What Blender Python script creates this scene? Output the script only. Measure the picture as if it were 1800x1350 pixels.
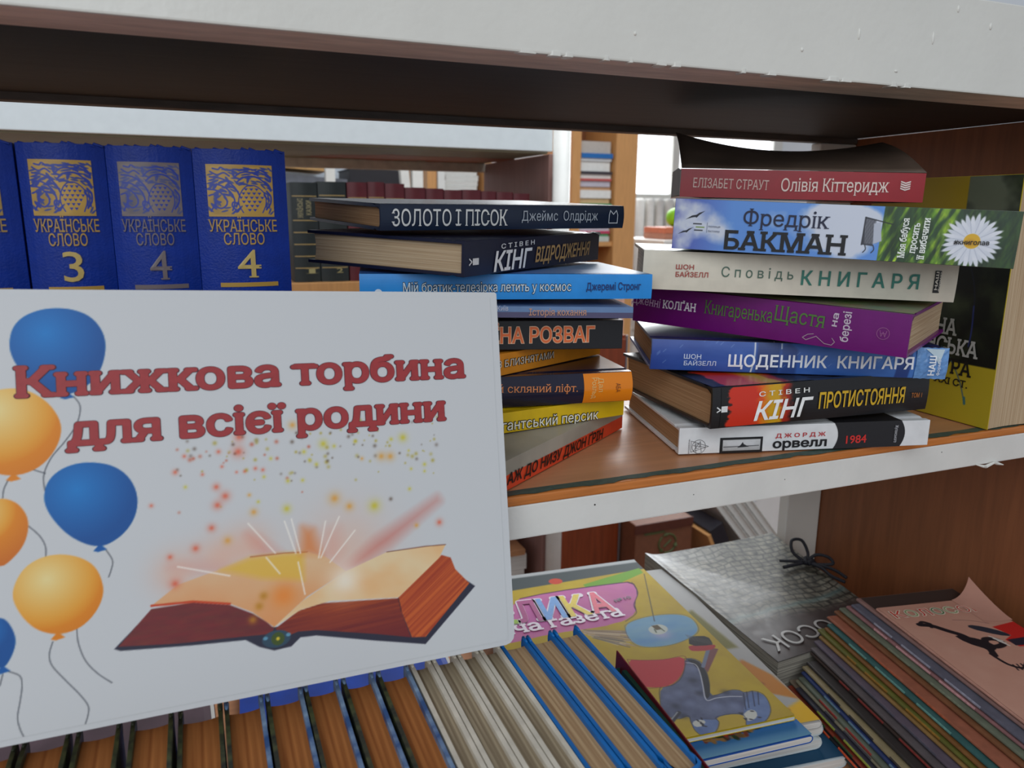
import bpy, bmesh, math, random
import numpy as np
from mathutils import Matrix, Vector
from mathutils.geometry import delaunay_2d_cdt

# ------------------------------------------------------------------ camera, world, lights, exposure
SC = bpy.context.scene
COL = SC.collection
for _o in list(bpy.data.objects):
    bpy.data.objects.remove(_o)
SC.view_settings.view_transform = 'Standard'
SC.view_settings.look = 'None'
SC.view_settings.gamma = 1.0
SC.view_settings.use_curve_mapping = False
SC.view_settings.exposure = 0.0

cam_data = bpy.data.cameras.new('camera')
cam_data.sensor_width = 36.0
cam_data.lens = 1352.0 / 1800.0 * 36.0
cam_data.clip_start = 0.02
cam_data.dof.use_dof = True
cam_data.dof.focus_distance = 0.56
cam_data.dof.aperture_fstop = 12.0
cam = bpy.data.objects.new('camera', cam_data)
COL.objects.link(cam)
CR = Vector((0.926615, -0.375925, 0.008017))
CF = Vector((0.368466, 0.903566, -0.218635))
CF.normalize()
CR = (CR - CF * CR.dot(CF)).normalized()
CU = CR.cross(CF)
cam.matrix_world = Matrix(((CR.x, CU.x, -CF.x, 0.0), (CR.y, CU.y, -CF.y, -0.408327), (CR.z, CU.z, -CF.z, 0.175), (0, 0, 0, 1)))
SC.camera = cam

world = bpy.data.worlds.new('room_daylight')
SC.world = world
world.use_nodes = True
wb = world.node_tree.nodes['Background']
wb.inputs[0].default_value = (0.83, 0.90, 1.0, 1)
wb.inputs[1].default_value = 0.45


def area(name, loc, target, sx, sy, energy, color):
    l = bpy.data.lights.new(name, 'AREA')
    l.shape = 'RECTANGLE'
    l.size = sx
    l.size_y = sy
    l.energy = energy
    l.color = color
    o = bpy.data.objects.new(name, l)
    COL.objects.link(o)
    o.location = loc
    o.rotation_euler = (Vector(target) - Vector(loc)).to_track_quat('-Z', 'Y').to_euler()
    return o


area('window_daylight_front', (-1.1, -2.3, 1.5), (0.2, 0.1, 0.05), 2.6, 2.4, 47, (0.90, 0.96, 1.0))
area('window_daylight_back', (2.6, 3.9, 1.2), (0.6, 0.5, -0.2), 1.8, 1.6, 80, (0.95, 0.98, 1.0))
area('aisle_fill_light', (0.9, 1.0, 1.6), (0.9, 1.0, 0.0), 1.2, 1.2, 27, (0.92, 0.97, 1.0))  # added fill above the aisle to brighten the rear bookcase, not a real lamp

# ------------------------------------------------------------------ helpers
RND = random.Random(7)
rad = math.radians


def lin(c):
    a = np.asarray(c, dtype=float) / 255.0
    return np.where(a <= 0.04045, a / 12.92, ((a + 0.055) / 1.055) ** 2.4)


def L4(c, k=1.0):
    v = lin(c) * k
    return (float(v[0]), float(v[1]), float(v[2]), 1.0)


MATS = {}


def mat(name, rgb, rough=0.55, vary=0.10, scale=60.0, stretch=(1, 1, 1), bump=0.0, bscale=None, rgb2=None, metal=0.0, spec=0.5, coat=0.0):
    """procedural principled material: noise mixes two tones of the same thing, optional bump"""
    if name in MATS:
        return MATS[name]
    m = bpy.data.materials.new(name)
    m.use_nodes = True
    nt = m.node_tree
    b = nt.nodes['Principled BSDF']
    b.inputs['Roughness'].default_value = rough
    b.inputs['Metallic'].default_value = metal
    b.inputs['Specular IOR Level'].default_value = spec
    b.inputs['Coat Weight'].default_value = coat
    b.inputs['Coat Roughness'].default_value = 0.12
    tc = nt.nodes.new('ShaderNodeTexCoord')
    mp = nt.nodes.new('ShaderNodeMapping')
    mp.inputs['Scale'].default_value = stretch
    nt.links.new(tc.outputs['Object'], mp.inputs['Vector'])
    nz = nt.nodes.new('ShaderNodeTexNoise')
    nz.inputs['Scale'].default_value = scale
    nz.inputs['Detail'].default_value = 5
    nt.links.new(mp.outputs[0], nz.inputs['Vector'])
    rp = nt.nodes.new('ShaderNodeValToRGB')
    rp.color_ramp.elements[0].position = 0.34
    rp.color_ramp.elements[1].position = 0.66
    rp.color_ramp.elements[0].color = L4(rgb2) if rgb2 else L4(rgb, 1.0 - vary)
    rp.color_ramp.elements[1].color = L4(rgb, 1.0 if rgb2 else 1.0 + vary)
    nt.links.new(nz.outputs['Fac'], rp.inputs['Fac'])
    nt.links.new(rp.outputs['Color'], b.inputs['Base Color'])
    if bump:
        bp = nt.nodes.new('ShaderNodeBump')
        bp.inputs['Strength'].default_value = bump
        bp.inputs['Distance'].default_value = 0.001
        if bscale:
            n2 = nt.nodes.new('ShaderNodeTexNoise')
            n2.inputs['Scale'].default_value = bscale
            n2.inputs['Detail'].default_value = 3
            nt.links.new(mp.outputs[0], n2.inputs['Vector'])
            nt.links.new(n2.outputs['Fac'], bp.inputs['Height'])
        else:
            nt.links.new(nz.outputs['Fac'], bp.inputs['Height'])
        nt.links.new(bp.outputs[0], b.inputs['Normal'])
    MATS[name] = m
    return m


def pages_mat(name, rgb, rgb2, freq=900):
    """paper edges: fine lines running across the thickness (local z)"""
    return mat(name, rgb, rough=0.85, scale=1.0, stretch=(9, 9, freq), rgb2=rgb2, bump=0.35, spec=0.2)


def print_mat(name, rough=0.45, spec=0.5, coat=0.0):
    if name in MATS:
        return MATS[name]
    m = bpy.data.materials.new(name)
    m.use_nodes = True
    nt = m.node_tree
    b = nt.nodes['Principled BSDF']
    b.inputs['Roughness'].default_value = rough
    b.inputs['Specular IOR Level'].default_value = spec
    b.inputs['Coat Weight'].default_value = coat
    b.inputs['Coat Roughness'].default_value = 0.1
    a = nt.nodes.new('ShaderNodeVertexColor')
    a.layer_name = 'print'
    nt.links.new(a.outputs['Color'], b.inputs['Base Color'])
    MATS[name] = m
    return m


def ink(rgb, rough=0.5):
    return mat('ink_%d_%d_%d' % tuple(int(v) for v in rgb), rgb, rough=rough, vary=0.06, scale=300)


def link(name, me, mats=(), parent=None, loc=None, matrix=None):
    o = bpy.data.objects.new(name, me)
    COL.objects.link(o)
    for m in (mats if isinstance(mats, (list, tuple)) else [mats]):
        me.materials.append(m)
    if parent is not None:
        o.parent = parent
    if matrix is not None:
        o.matrix_local = matrix
    elif loc is not None:
        o.location = loc
    return o


def tag(o, label=None, cat=None, group=None, kind=None):
    if label:
        o['label'] = label
    if cat:
        o['category'] = cat
    if group:
        o['group'] = group
    if kind:
        o['kind'] = kind
    return o


def thing(name, label, cat, matrix=None, loc=(0, 0, 0), group=None):
    o = bpy.data.objects.new(name, None)
    o.empty_display_size = 0.02
    COL.objects.link(o)
    if matrix is not None:
        o.matrix_world = matrix
    else:
        o.location = loc
    return tag(o, label, cat, group)


def bm_mesh(bm, name, smooth=False):
    bmesh.ops.recalc_face_normals(bm, faces=bm.faces)
    me = bpy.data.meshes.new(name)
    bm.to_mesh(me)
    bm.free()
    if smooth:
        for p in me.polygons:
            p.use_smooth = True
    return me


def add_box(bm, a, b, bevel=0.0, mi=0):
    x0, y0, z0 = a
    x1, y1, z1 = b
    n0 = len(bm.faces)
    r = bmesh.ops.create_cube(bm, size=1.0)
    for v in r['verts']:
        v.co = Vector((x0 + (v.co.x + .5) * (x1 - x0), y0 + (v.co.y + .5) * (y1 - y0), z0 + (v.co.z + .5) * (z1 - z0)))
    fs = set()
    for v in r['verts']:
        for f in v.link_faces:
            fs.add(f)
    for f in fs:
        f.material_index = mi
    if bevel:
        es = set()
        for v in r['verts']:
            for e in v.link_edges:
                es.add(e)
        bmesh.ops.bevel(bm, geom=list(es), offset=bevel, segments=2, affect='EDGES', profile=0.6)


def box(name, a, b, m, parent=None, bevel=0.001):
    bm = bmesh.new()
    add_box(bm, a, b, bevel)
    return link(name, bm_mesh(bm, name), m, parent)


def tube(bm, pts, r, n=8, closed=False):
    pts = [Vector(p) for p in pts]
    rings = []
    for i, p in enumerate(pts):
        a = pts[max(i - 1, 0)]
        c = pts[min(i + 1, len(pts) - 1)]
        d = (c - a).normalized()
        s = d.orthogonal().normalized() if not rings else (prev - d * prev.dot(d)).normalized()
        prev = s
        t = d.cross(s)
        rr = r[i] if isinstance(r, (list, tuple)) else r
        rings.append([bm.verts.new(p + (s * math.cos(2 * math.pi * k / n) + t * math.sin(2 * math.pi * k / n)) * rr) for k in range(n)])
    for i in range(len(rings) - 1):
        for k in range(n):
            bm.faces.new((rings[i][k], rings[i][(k + 1) % n], rings[i + 1][(k + 1) % n], rings[i + 1][k]))
    bm.faces.new(rings[0])
    bm.faces.new(rings[-1])


def extrude_profile(bm, prof, x0, x1, mis=None):
    """closed profile in (y, z) swept along x"""
    a = [bm.verts.new((x0, y, z)) for y, z in prof]
    b = [bm.verts.new((x1, y, z)) for y, z in prof]
    n = len(prof)
    for i in range(n):
        f = bm.faces.new((a[i], a[(i + 1) % n], b[(i + 1) % n], b[i]))
        if mis:
            f.material_index = mis[i]
    return a, b


# ---- a small paint surface: printed pictures become fine vertex-coloured sheets
class Canvas:
    def __init__(s, u0, v0, u1, v1, nu, nv, base):
        s.u = np.linspace(u0, u1, nu)
        s.v = np.linspace(v0, v1, nv)
        s.U, s.V = np.meshgrid(s.u, s.v)
        s.px = (u1 - u0) / (nu - 1)
        s.c = np.zeros((nv, nu, 3))
        s.c[:] = np.array(base, dtype=float)

    def mix(s, col, a, sl=None):
        sl = sl or (slice(None), slice(None))
        if callable(col):
            col = col(s.U[sl], s.V[sl])
        col = np.array(col, dtype=float)
        a = np.clip(a, 0, 1)[..., None]
        s.c[sl] = s.c[sl] * (1 - a) + col * a

    def win(s, pts, pad):
        p = np.array(pts)
        i0 = np.searchsorted(s.u, p[:, 0].min() - pad)
        i1 = np.searchsorted(s.u, p[:, 0].max() + pad)
        j0 = np.searchsorted(s.v, p[:, 1].min() - pad)
        j1 = np.searchsorted(s.v, p[:, 1].max() + pad)
        return (slice(j0, max(j1, j0 + 1)), slice(i0, max(i1, i0 + 1)))

    def dist(s, pts, sl, closed=True):
        X = s.U[sl]
        Y = s.V[sl]
        d = np.full(X.shape, 1e9)
        ins = np.zeros(X.shape, bool)
        n = len(pts)
        for i in range(n if closed else n - 1):
            ax, ay = pts[i]
            bx, by = pts[(i + 1) % n]
            ex, ey = bx - ax, by - ay
            t = np.clip(((X - ax) * ex + (Y - ay) * ey) / max(ex * ex + ey * ey, 1e-14), 0, 1)
            d = np.minimum(d, np.hypot(X - ax - t * ex, Y - ay - t * ey))
            if closed and ay != by:
                ins ^= ((ay > Y) != (by > Y)) & (X < (bx - ax) * (Y - ay) / (by - ay) + ax)
        return np.where(ins, -d, d)

    def poly(s, pts, col, alpha=1.0, soft=None, round_=0):
        if round_:
            for _ in range(round_):
                q = []
                for i in range(len(pts)):
                    a = pts[i]
                    b = pts[(i + 1) % len(pts)]
                    q += [(a[0] * .75 + b[0] * .25, a[1] * .75 + b[1] * .25), (a[0] * .25 + b[0] * .75, a[1] * .25 + b[1] * .75)]
                pts = q
        soft = soft or s.px
        sl = s.win(pts, soft * 2)
        s.mix(col, (0.5 - s.dist(pts, sl) / soft) * alpha if soft <= s.px * 1.5 else np.clip(0.5 - s.dist(pts, sl) / soft, 0, 1) * alpha, sl)

    def line(s, pts, w, col, alpha=1.0):
        sl = s.win(pts, w * 2 + s.px * 2)
        s.mix(col, (0.5 + (w / 2 - s.dist(pts, sl, False)) / s.px) * alpha, sl)

    def curve(s, pts, w, col, alpha=1.0):
        p = [pts[0]] + list(pts) + [pts[-1]]
        q = []
        for i in range(1, len(p) - 2):
            for k in range(6):
                t = k / 6
                a, b, c, d = (np.array(p[j]) for j in (i - 1, i, i + 1, i + 2))
                q.append(tuple(.5 * (2 * b + (c - a) * t + (2 * a - 5 * b + 4 * c - d) * t * t + (3 * b - a - 3 * c + d) * t ** 3)))
        q.append(pts[-1])
        s.line(q, w, col, alpha)

    def ell(s, x, y, rx, ry, col, alpha=1.0, rot=0.0, soft=None):
        R = max(rx, ry)
        sl = s.win([(x - R, y - R), (x + R, y + R)], s.px * 2)
        X = s.U[sl] - x
        Y = s.V[sl] - y
        c, n = math.cos(rot), math.sin(rot)
        d = np.hypot((X * c + Y * n) / rx, (-X * n + Y * c) / ry)
        s.mix(col, ((1 - d) * min(rx, ry) / (soft or s.px) + .5).clip(0, 1) * alpha, sl)

    def glow(s, x, y, r, col, alpha=1.0, p=1.0):
        sl = s.win([(x - r * 2.2, y - r * 2.2), (x + r * 2.2, y + r * 2.2)], s.px)
        d = np.hypot(s.U[sl] - x, s.V[sl] - y) / r
        s.mix(col, np.exp(-(d * d) ** p * 1.6) * alpha, sl)


def vnoise(x, y, seed=0):
    xi = np.floor(x).astype(np.int64)
    yi = np.floor(y).astype(np.int64)
    xf = x - xi
    yf = y - yi

    def h(a, b):
        n = (a * 374761393 + b * 668265263 + seed * 1442695041) & 0x7fffffff
        n = ((n ^ (n >> 13)) * 1274126177) & 0x7fffffff
        return ((n ^ (n >> 16)) & 0xffff) / 65535.0
    u = xf * xf * (3 - 2 * xf)
    v = yf * yf * (3 - 2 * yf)
    return (h(xi, yi) * (1 - u) + h(xi + 1, yi) * u) * (1 - v) + (h(xi, yi + 1) * (1 - u) + h(xi + 1, yi + 1) * u) * v


def fbm(x, y, o=4, seed=0):
    t = 0
    a = .5
    for k in range(o):
        t = t + a * vnoise(x * 2 ** k, y * 2 ** k, seed + k)
        a *= .5
    return t / (1 - .5 ** o)


def sheet(name, cv, fmap, m, parent=None):
    """the canvas as a mesh; fmap(U, V) -> arrays x, y, z"""
    nv, nu = cv.U.shape
    x, y, z = fmap(cv.U, cv.V)
    co = np.stack([x, y, z], -1).reshape(-1, 3).astype(np.float32)
    i = np.arange(nv * nu).reshape(nv, nu)
    q = np.stack([i[:-1, :-1], i[:-1, 1:], i[1:, 1:], i[1:, :-1]], -1).reshape(-1, 4)
    me = bpy.data.meshes.new(name)
    me.vertices.add(len(co))
    me.vertices.foreach_set('co', co.ravel())
    me.loops.add(q.size)
    me.loops.foreach_set('vertex_index', q.ravel().astype(np.int32))
    me.polygons.add(len(q))
    me.polygons.foreach_set('loop_start', np.arange(0, q.size, 4, dtype=np.int32))
    me.polygons.foreach_set('loop_total', np.full(len(q), 4, dtype=np.int32))
    me.update(calc_edges=True)
    me.validate()
    a = me.color_attributes.new('print', 'FLOAT_COLOR', 'POINT')
    rgba = np.ones((nv * nu, 4), np.float32)
    rgba[:, :3] = lin(np.clip(cv.c.reshape(-1, 3), 0, 255))
    a.data.foreach_set('color', rgba.ravel())
    return link(name, me, m, host(parent))


# ---- lettering
_cache = {}


def outlines(s):
    """closed contours of a line of text, em units"""
    if s in _cache:
        return _cache[s]
    cu = bpy.data.curves.new('t', 'FONT')
    cu.body = s
    cu.size = 1.0
    cu.dimensions = '2D'
    cu.fill_mode = 'NONE'
    cu.resolution_u = 3
    o = bpy.data.objects.new('t', cu)
    COL.objects.link(o)
    dg = bpy.context.evaluated_depsgraph_get()
    dg.update()
    me = bpy.data.meshes.new_from_object(o.evaluated_get(dg))
    vs = [tuple(v.co[:2]) for v in me.vertices]
    nb = {}
    for e in me.edges:
        i, j = e.vertices
        nb.setdefault(i, []).append(j)
        nb.setdefault(j, []).append(i)
    loops, seen = [], set()
    for i in range(len(vs)):
        if i in seen or i not in nb:
            continue
        lp, prev, cur = [i], None, i
        seen.add(i)
        first = min(nb[i], key=lambda j: (abs(j - i), -j))
        nxt = (i + 1) if (i + 1) in nb[i] else first
        while nxt is not None and nxt not in seen:
            seen.add(nxt)
            lp.append(nxt)
            prev, cur = cur, nxt
            nxt = next((j for j in nb[cur] if j not in seen), None)
        if len(lp) > 2:
            loops.append([vs[k] for k in lp])
    bpy.data.meshes.remove(me)
    bpy.data.objects.remove(o)
    bpy.data.curves.remove(cu)
    _cache[s] = loops
    return loops


def winding(P, loops):
    w = np.zeros(len(P), int)
    for lp in loops:
        L = np.array(lp)
        A, B = L, np.roll(L, -1, 0)
        ay, by = A[:, 1][None], B[:, 1][None]
        ax, bx = A[:, 0][None], B[:, 0][None]
        px, py = P[:, 0][:, None], P[:, 1][:, None]
        side = (bx - ax) * (py - ay) - (px - ax) * (by - ay)
        w += ((ay <= py) & (by > py) & (side > 0)).sum(1) - ((ay > py) & (by <= py) & (side < 0)).sum(1)
    return w


def round_corners(lp, r):
    out = []
    n = len(lp)
    for i in range(n):
        p = np.array(lp[i])
        a, b = np.array(lp[i - 1]) - p, np.array(lp[(i + 1) % n]) - p
        la, lb = np.hypot(*a), np.hypot(*b)
        if la < 1e-7 or lb < 1e-7:
            continue
        if a.dot(b) / (la * lb) < -0.85:
            out.append(tuple(p))
            continue
        da, db = min(r, la * .45), min(r, lb * .45)
        q0, q2 = p + a / la * da, p + b / lb * db
        for t in (0, .33, .67, 1):
            out.append(tuple((1 - t) ** 2 * q0 + 2 * t * (1 - t) * p + t * t * q2))
    return out


def glyphs(s, off, serif=None):
    """flat filled text (non-zero winding), thickened by off, with optional serif bars: verts, faces"""
    k = (s, off, serif)
    if k in _cache:
        return _cache[k]
    src = outlines(s)
    area = [sum(lp[i - 1][0] * lp[i][1] - lp[i][0] * lp[i - 1][1] for i in range(len(lp))) for lp in src]
    sg = 1.0 if src and area[int(np.argmax(np.abs(area)))] > 0 else -1.0
    loops = []
    for j, lp in enumerate(src):
        rest = src[:j] + src[j + 1:]
        if area[j] * sg < 0 and rest and winding(np.array([lp[0]]), rest)[0] == 0:
            src[j] = lp[::-1]
    for lp in src:
        q = [p for i, p in enumerate(lp) if math.dist(p, lp[i - 1]) > 1e-5]
        if serif and serif[2]:
            q = round_corners(q, .045)
        if off:
            L = np.array(q)
            d0 = L - np.roll(L, 1, 0)
            d1 = np.roll(L, -1, 0) - L
            d0 /= np.maximum(np.hypot(d0[:, 0], d0[:, 1]), 1e-9)[:, None]
            d1 /= np.maximum(np.hypot(d1[:, 0], d1[:, 1]), 1e-9)[:, None]
            n0 = np.stack([d0[:, 1], -d0[:, 0]], -1)
            n1 = np.stack([d1[:, 1], -d1[:, 0]], -1)
            m = n0 + n1
            den = np.maximum(1 + (n0 * n1).sum(1), .45)[:, None]
            q = [tuple(v) for v in L + m / den * off * sg]
        loops.append(q)
    if serif:
        ext, th, rnd = serif
        ed = []
        for lp in src:
            n = len(lp)
            ed += [(lp[i], lp[(i + 1) % n]) for i in range(n)]
        cand = [(p, q) for p, q in ed if abs(p[1] - q[1]) < 2e-3 and 0.05 < abs(p[0] - q[0]) < 0.20]
        if cand:
            mid = np.array([((p[0] + q[0]) / 2, (p[1] + q[1]) / 2) for p, q in cand])
            ab = winding(mid + (0, .012), src) != 0
            bl = winding(mid - (0, .012), src) != 0
            for (p, q), u_, d_ in zip(cand, ab, bl):
                if u_ == d_:
                    continue
                y = p[1]
                x0, x1 = min(p[0], q[0]) - ext - off, max(p[0], q[0]) + ext + off
                ya, yb = (y - off, y + th) if u_ else (y - th, y + off)
                if rnd:
                    r = (yb - ya) / 2
                    m = (ya + yb) / 2
                    ring = [(x1 - r * .6 + r * math.cos(t), m + r * math.sin(t)) for t in np.linspace(-math.pi / 2, math.pi / 2, 8)]
                    ring += [(x0 + r * .6 + r * math.cos(t), m + r * math.sin(t)) for t in np.linspace(math.pi / 2, 1.5 * math.pi, 8)]
                else:
                    ring = [(x0, ya), (x1, ya), (x1, yb), (x0, yb)]
                loops.append(ring if sg > 0 else ring[::-1])
    V, E = [], []
    for lp in loops:
        i0 = len(V)
        V += [Vector(p) for p in lp]
        E += [(i0 + i, i0 + (i + 1) % len(lp)) for i in range(len(lp))]
    vs, fs = [], []
    if V:
        cv_, ce, cf, _, _, _ = delaunay_2d_cdt(V, E, [], 0, 1e-5)
        vs = [tuple(v) for v in cv_]
        if cf:
            A = np.array(vs)
            cen = A[np.array(cf)].mean(1)
            w = winding(cen, loops)
            fs = [tuple(f) for f, q in zip(cf, w) if q * sg > 0]
    _cache[k] = (np.array(vs) if vs else np.zeros((0, 2)), fs)
    return _cache[k]


def host(p):
    """printing belongs to the cover (or card) of its book"""
    if p is None:
        return None
    for c in p.children:
        if c.name.split('.')[0] in ('cover', 'card'):
            return c
    return p


STY = {'plain': (0.0, None, 0), 'bold': (0.018, None, 0), 'heavy': (0.03, None, 0), 'ital': (0.022, None, 0.22),
       'serif': (0.004, (0.05, 0.03, False), 0), 'slab': (0.022, (0.06, 0.075, False), 0),
       'cooper': (0.034, (0.016, 0.085, True), 0), 'cooper_edge': (0.046, (0.018, 0.10, True), 0),
       'edge': (0.05, None, 0)}


def lettering(name, s, p0, p1, h, rgb, style, fmap, parent, lift=0.0, rough=0.5, bg=None):
    """text whose baseline runs p0 -> p1 (u, v); capital height h; fmap(u, v, lift) -> local xyz"""
    def make(sty, col, lf, nm):
        off, ser, shear = STY[sty]
        v, f = glyphs(s, off, ser)
        if len(v) == 0:
            return None
        v0 = np.array([p for lp in outlines(s) for p in lp])
        w0, w1 = v0[:, 0].min(), v0[:, 0].max()
        cap = max(p[1] for lp in outlines('Н') for p in lp)
        d = np.array(p1) - np.array(p0)
        ln = np.hypot(*d)
        d = d / ln
        x = (v[:, 0] - w0) / (w1 - w0) * ln
        y = v[:, 1] / cap * h
        if shear:
            x = x + y * shear - h * shear * .5
        U = p0[0] + d[0] * x - d[1] * y
        V = p0[1] + d[1] * x + d[0] * y
        co = [fmap(a, b, lf) for a, b in zip(U, V)]
        me = bpy.data.meshes.new(nm)
        me.from_pydata(co, [], f)
        me.update()
        return link(nm, me, ink(col, rough), host(parent))
    if style in ('outl', 'outo', 'ital_o', 'cooper'):
        edge = {'outl': (30, 30, 34), 'outo': (245, 205, 170), 'ital_o': (15, 12, 14), 'cooper': (78, 28, 44)}[style]
        make('cooper_edge' if style == 'cooper' else 'edge', edge, lift + 0.00035, name + '_outline')
        return make({'outl': 'plain', 'outo': 'bold', 'ital_o': 'ital', 'cooper': 'cooper'}[style], rgb, lift + 0.0007, name)
    return make(style, rgb, lift + 0.0006, name)


# ---- books
def pose(P, yaw, tilt=0, pit=0):
    ca, sa = math.cos(rad(yaw)), math.sin(rad(yaw))
    cb, sb = math.cos(rad(tilt)), math.sin(rad(tilt))
    cc, sc_ = math.cos(rad(pit)), math.sin(rad(pit))
    A = Matrix(((ca, -sa, 0), (sa, ca, 0), (0, 0, 1))) @ Matrix(((cb, 0, -sb), (0, 1, 0), (sb, 0, cb))) @ Matrix(((1, 0, 0), (0, cc, -sc_), (0, sc_, cc)))
    M = A.to_4x4()
    M.translation = Vector(P)
    return M


def upright(P, yaw=0.0, face=1):
    """standing book: local x -> up, local y -> away (face=1) or towards the viewer (face=-1)"""
    B = Matrix(((0, 0, -1), (0, 1, 0), (1, 0, 0))) if face == 1 else Matrix(((0, 0, 1), (0, -1, 0), (1, 0, 0)))
    M = (Matrix.Rotation(rad(yaw), 3, 'Z') @ B).to_4x4()
    M.translation = Vector(P)
    return M


def cover_mesh(L, W, T, bt, bulge, groove, open_=0.0):
    out = []
    ns = 10 if bulge else 2
    out.append((W, 0.0))
    if groove:
        out += [(0.0125, 0.0), (0.009, 0.0009), (0.0055, 0.0)]
    for i in range(ns + 1):
        z = T * i / ns
        out.append((-bulge * (1 - (2 * z / T - 1) ** 2), z))
    if groove:
        out += [(0.0055, T), (0.009, T - 0.0009), (0.0125, T)]
    out.append((W, T))
    inn = [(W, T - bt)]
    for i in range(ns + 1):
        z = T - bt - (T - 2 * bt) * i / ns
        inn.append((bt - bulge * (1 - (2 * z / T - 1) ** 2), z))
    inn.append((W, bt))
    bm = bmesh.new()
    prof = out + inn
    # material 1 = the far board (top half)
    a, b = extrude_profile(bm, prof, 0.0, L)
    no, ni = len(out), len(inn)
    # end caps as quads between outer and inner runs
    full_in = inn[::-1]

    def idx_in(k):
        return no + (ni - 1 - k)
    m = max(no, ni)
    for side in (a, b):
        for k in range(m - 1):
            o0 = round(k * (no - 1) / (m - 1))
            o1 = round((k + 1) * (no - 1) / (m - 1))
            i0 = round(k * (ni - 1) / (m - 1))
            i1 = round((k + 1) * (ni - 1) / (m - 1))
            vs = []
            for q in (side[o0], side[o1], side[idx_in(i1)], side[idx_in(i0)]):
                if q not in vs:
                    vs.append(q)
            if len(vs) > 2:
                try:
                    bm.faces.new(vs)
                except ValueError:
                    pass
    for f in bm.faces:
        c = f.calc_center_median()
        f.material_index = 1 if c.z > T / 2 else 0
    me = bm_mesh(bm, 'cover')
    return me


def page_mesh(L, W, T, bt, ov, bulge):
    bm = bmesh.new()
    n = 8
    prof = []
    for i in range(n + 1):
        z = bt + (T - 2 * bt) * i / n
        t = (2 * z / T - 1) ** 2
        prof.append((bt + 0.0006 - bulge * (1 - t), z))
    for i in range(n + 1):
        z = T - bt - (T - 2 * bt) * i / n
        t = (2 * z / T - 1) ** 2
        prof.append((W - ov - 0.002 * (1 - t), z))
    a, b = extrude_profile(bm, prof, ov, L - ov)
    k = len(prof)
    for side in (a, b):
        for i in range(n):
            bm.faces.new((side[i], side[i + 1], side[k - 2 - i], side[k - 1 - i]))
    return bm_mesh(bm, 'page_block')


def book(name, label, cat, M, L, W, T, cmat, pmat, hard=True, bulge=0.0, cmat2=None, group=None, ov=None, bt=None):
    r = thing(name, label, cat, matrix=M, group=group)
    bt = bt if bt is not None else (0.0022 if hard else 0.0006)
    ov = ov if ov is not None else (0.003 if hard else 0.0004)
    c = link('cover', cover_mesh(L, W, T, bt, bulge, hard), [cmat, cmat2 or cmat], r)
    if hard:
        mod = c.modifiers.new('soft_edges', 'BEVEL')
        mod.width = 0.0005
        mod.segments = 2
        mod.limit_method = 'ANGLE'
        mod.angle_limit = rad(50)
    link('page_block', page_mesh(L, W, T, bt, ov, bulge), pmat, r)
    r['dims'] = (L, W, T, bulge)
    return r


def spine_map(T, bulge):
    return lambda u, v, lf: (u, -bulge * (1 - min(1.0, (2 * v / T - 1) ** 2)) - lf, v)


def spine_sheet(name, r, cv, m, lift=0.0003):
    L, W, T, bulge = r['dims']
    return sheet(name, cv, lambda U, V: (U, -bulge * (1 - np.minimum(1, (2 * V / T - 1) ** 2)) - lift, V), m, r)


def spine_patch(name, r, pts, rgb, lift=0.00045, rough=0.45):
    """a flat printed shape on a spine"""
    L, W, T, bulge = r['dims']
    f = spine_map(T, bulge)
    me = bpy.data.meshes.new(name)
    me.from_pydata([f(u, v, lift) for u, v in pts], [], [tuple(range(len(pts)))])
    return link(name, me, ink(rgb, rough), host(r))


def spine_strokes(name, r, strokes, w, rgb, lift=0.0005):
    L, W, T, bulge = r['dims']
    f = spine_map(T, bulge)
    vs, fs = [], []
    for st in strokes:
        for (a, b) in zip(st[:-1], st[1:]):
            d = np.array(b) - np.array(a)
            n = np.array((-d[1], d[0])) / max(np.hypot(*d), 1e-9) * w / 2
            e = d / max(np.hypot(*d), 1e-9) * w * .3
            i = len(vs)
            for q in (np.array(a) - n - e, np.array(b) - n + e, np.array(b) + n + e, np.array(a) + n - e):
                vs.append(f(q[0], q[1], lift))
            fs.append((i, i + 1, i + 2, i + 3))
    me = bpy.data.meshes.new(name)
    me.from_pydata(vs, [], fs)
    return link(name, me, ink(rgb), host(r))


def circ(x, y, r, n=20, a0=0, a1=360):
    return [(x + r * math.cos(rad(a0 + (a1 - a0) * i / n)), y + r * math.sin(rad(a0 + (a1 - a0) * i / n))) for i in range(n + 1)]


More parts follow.
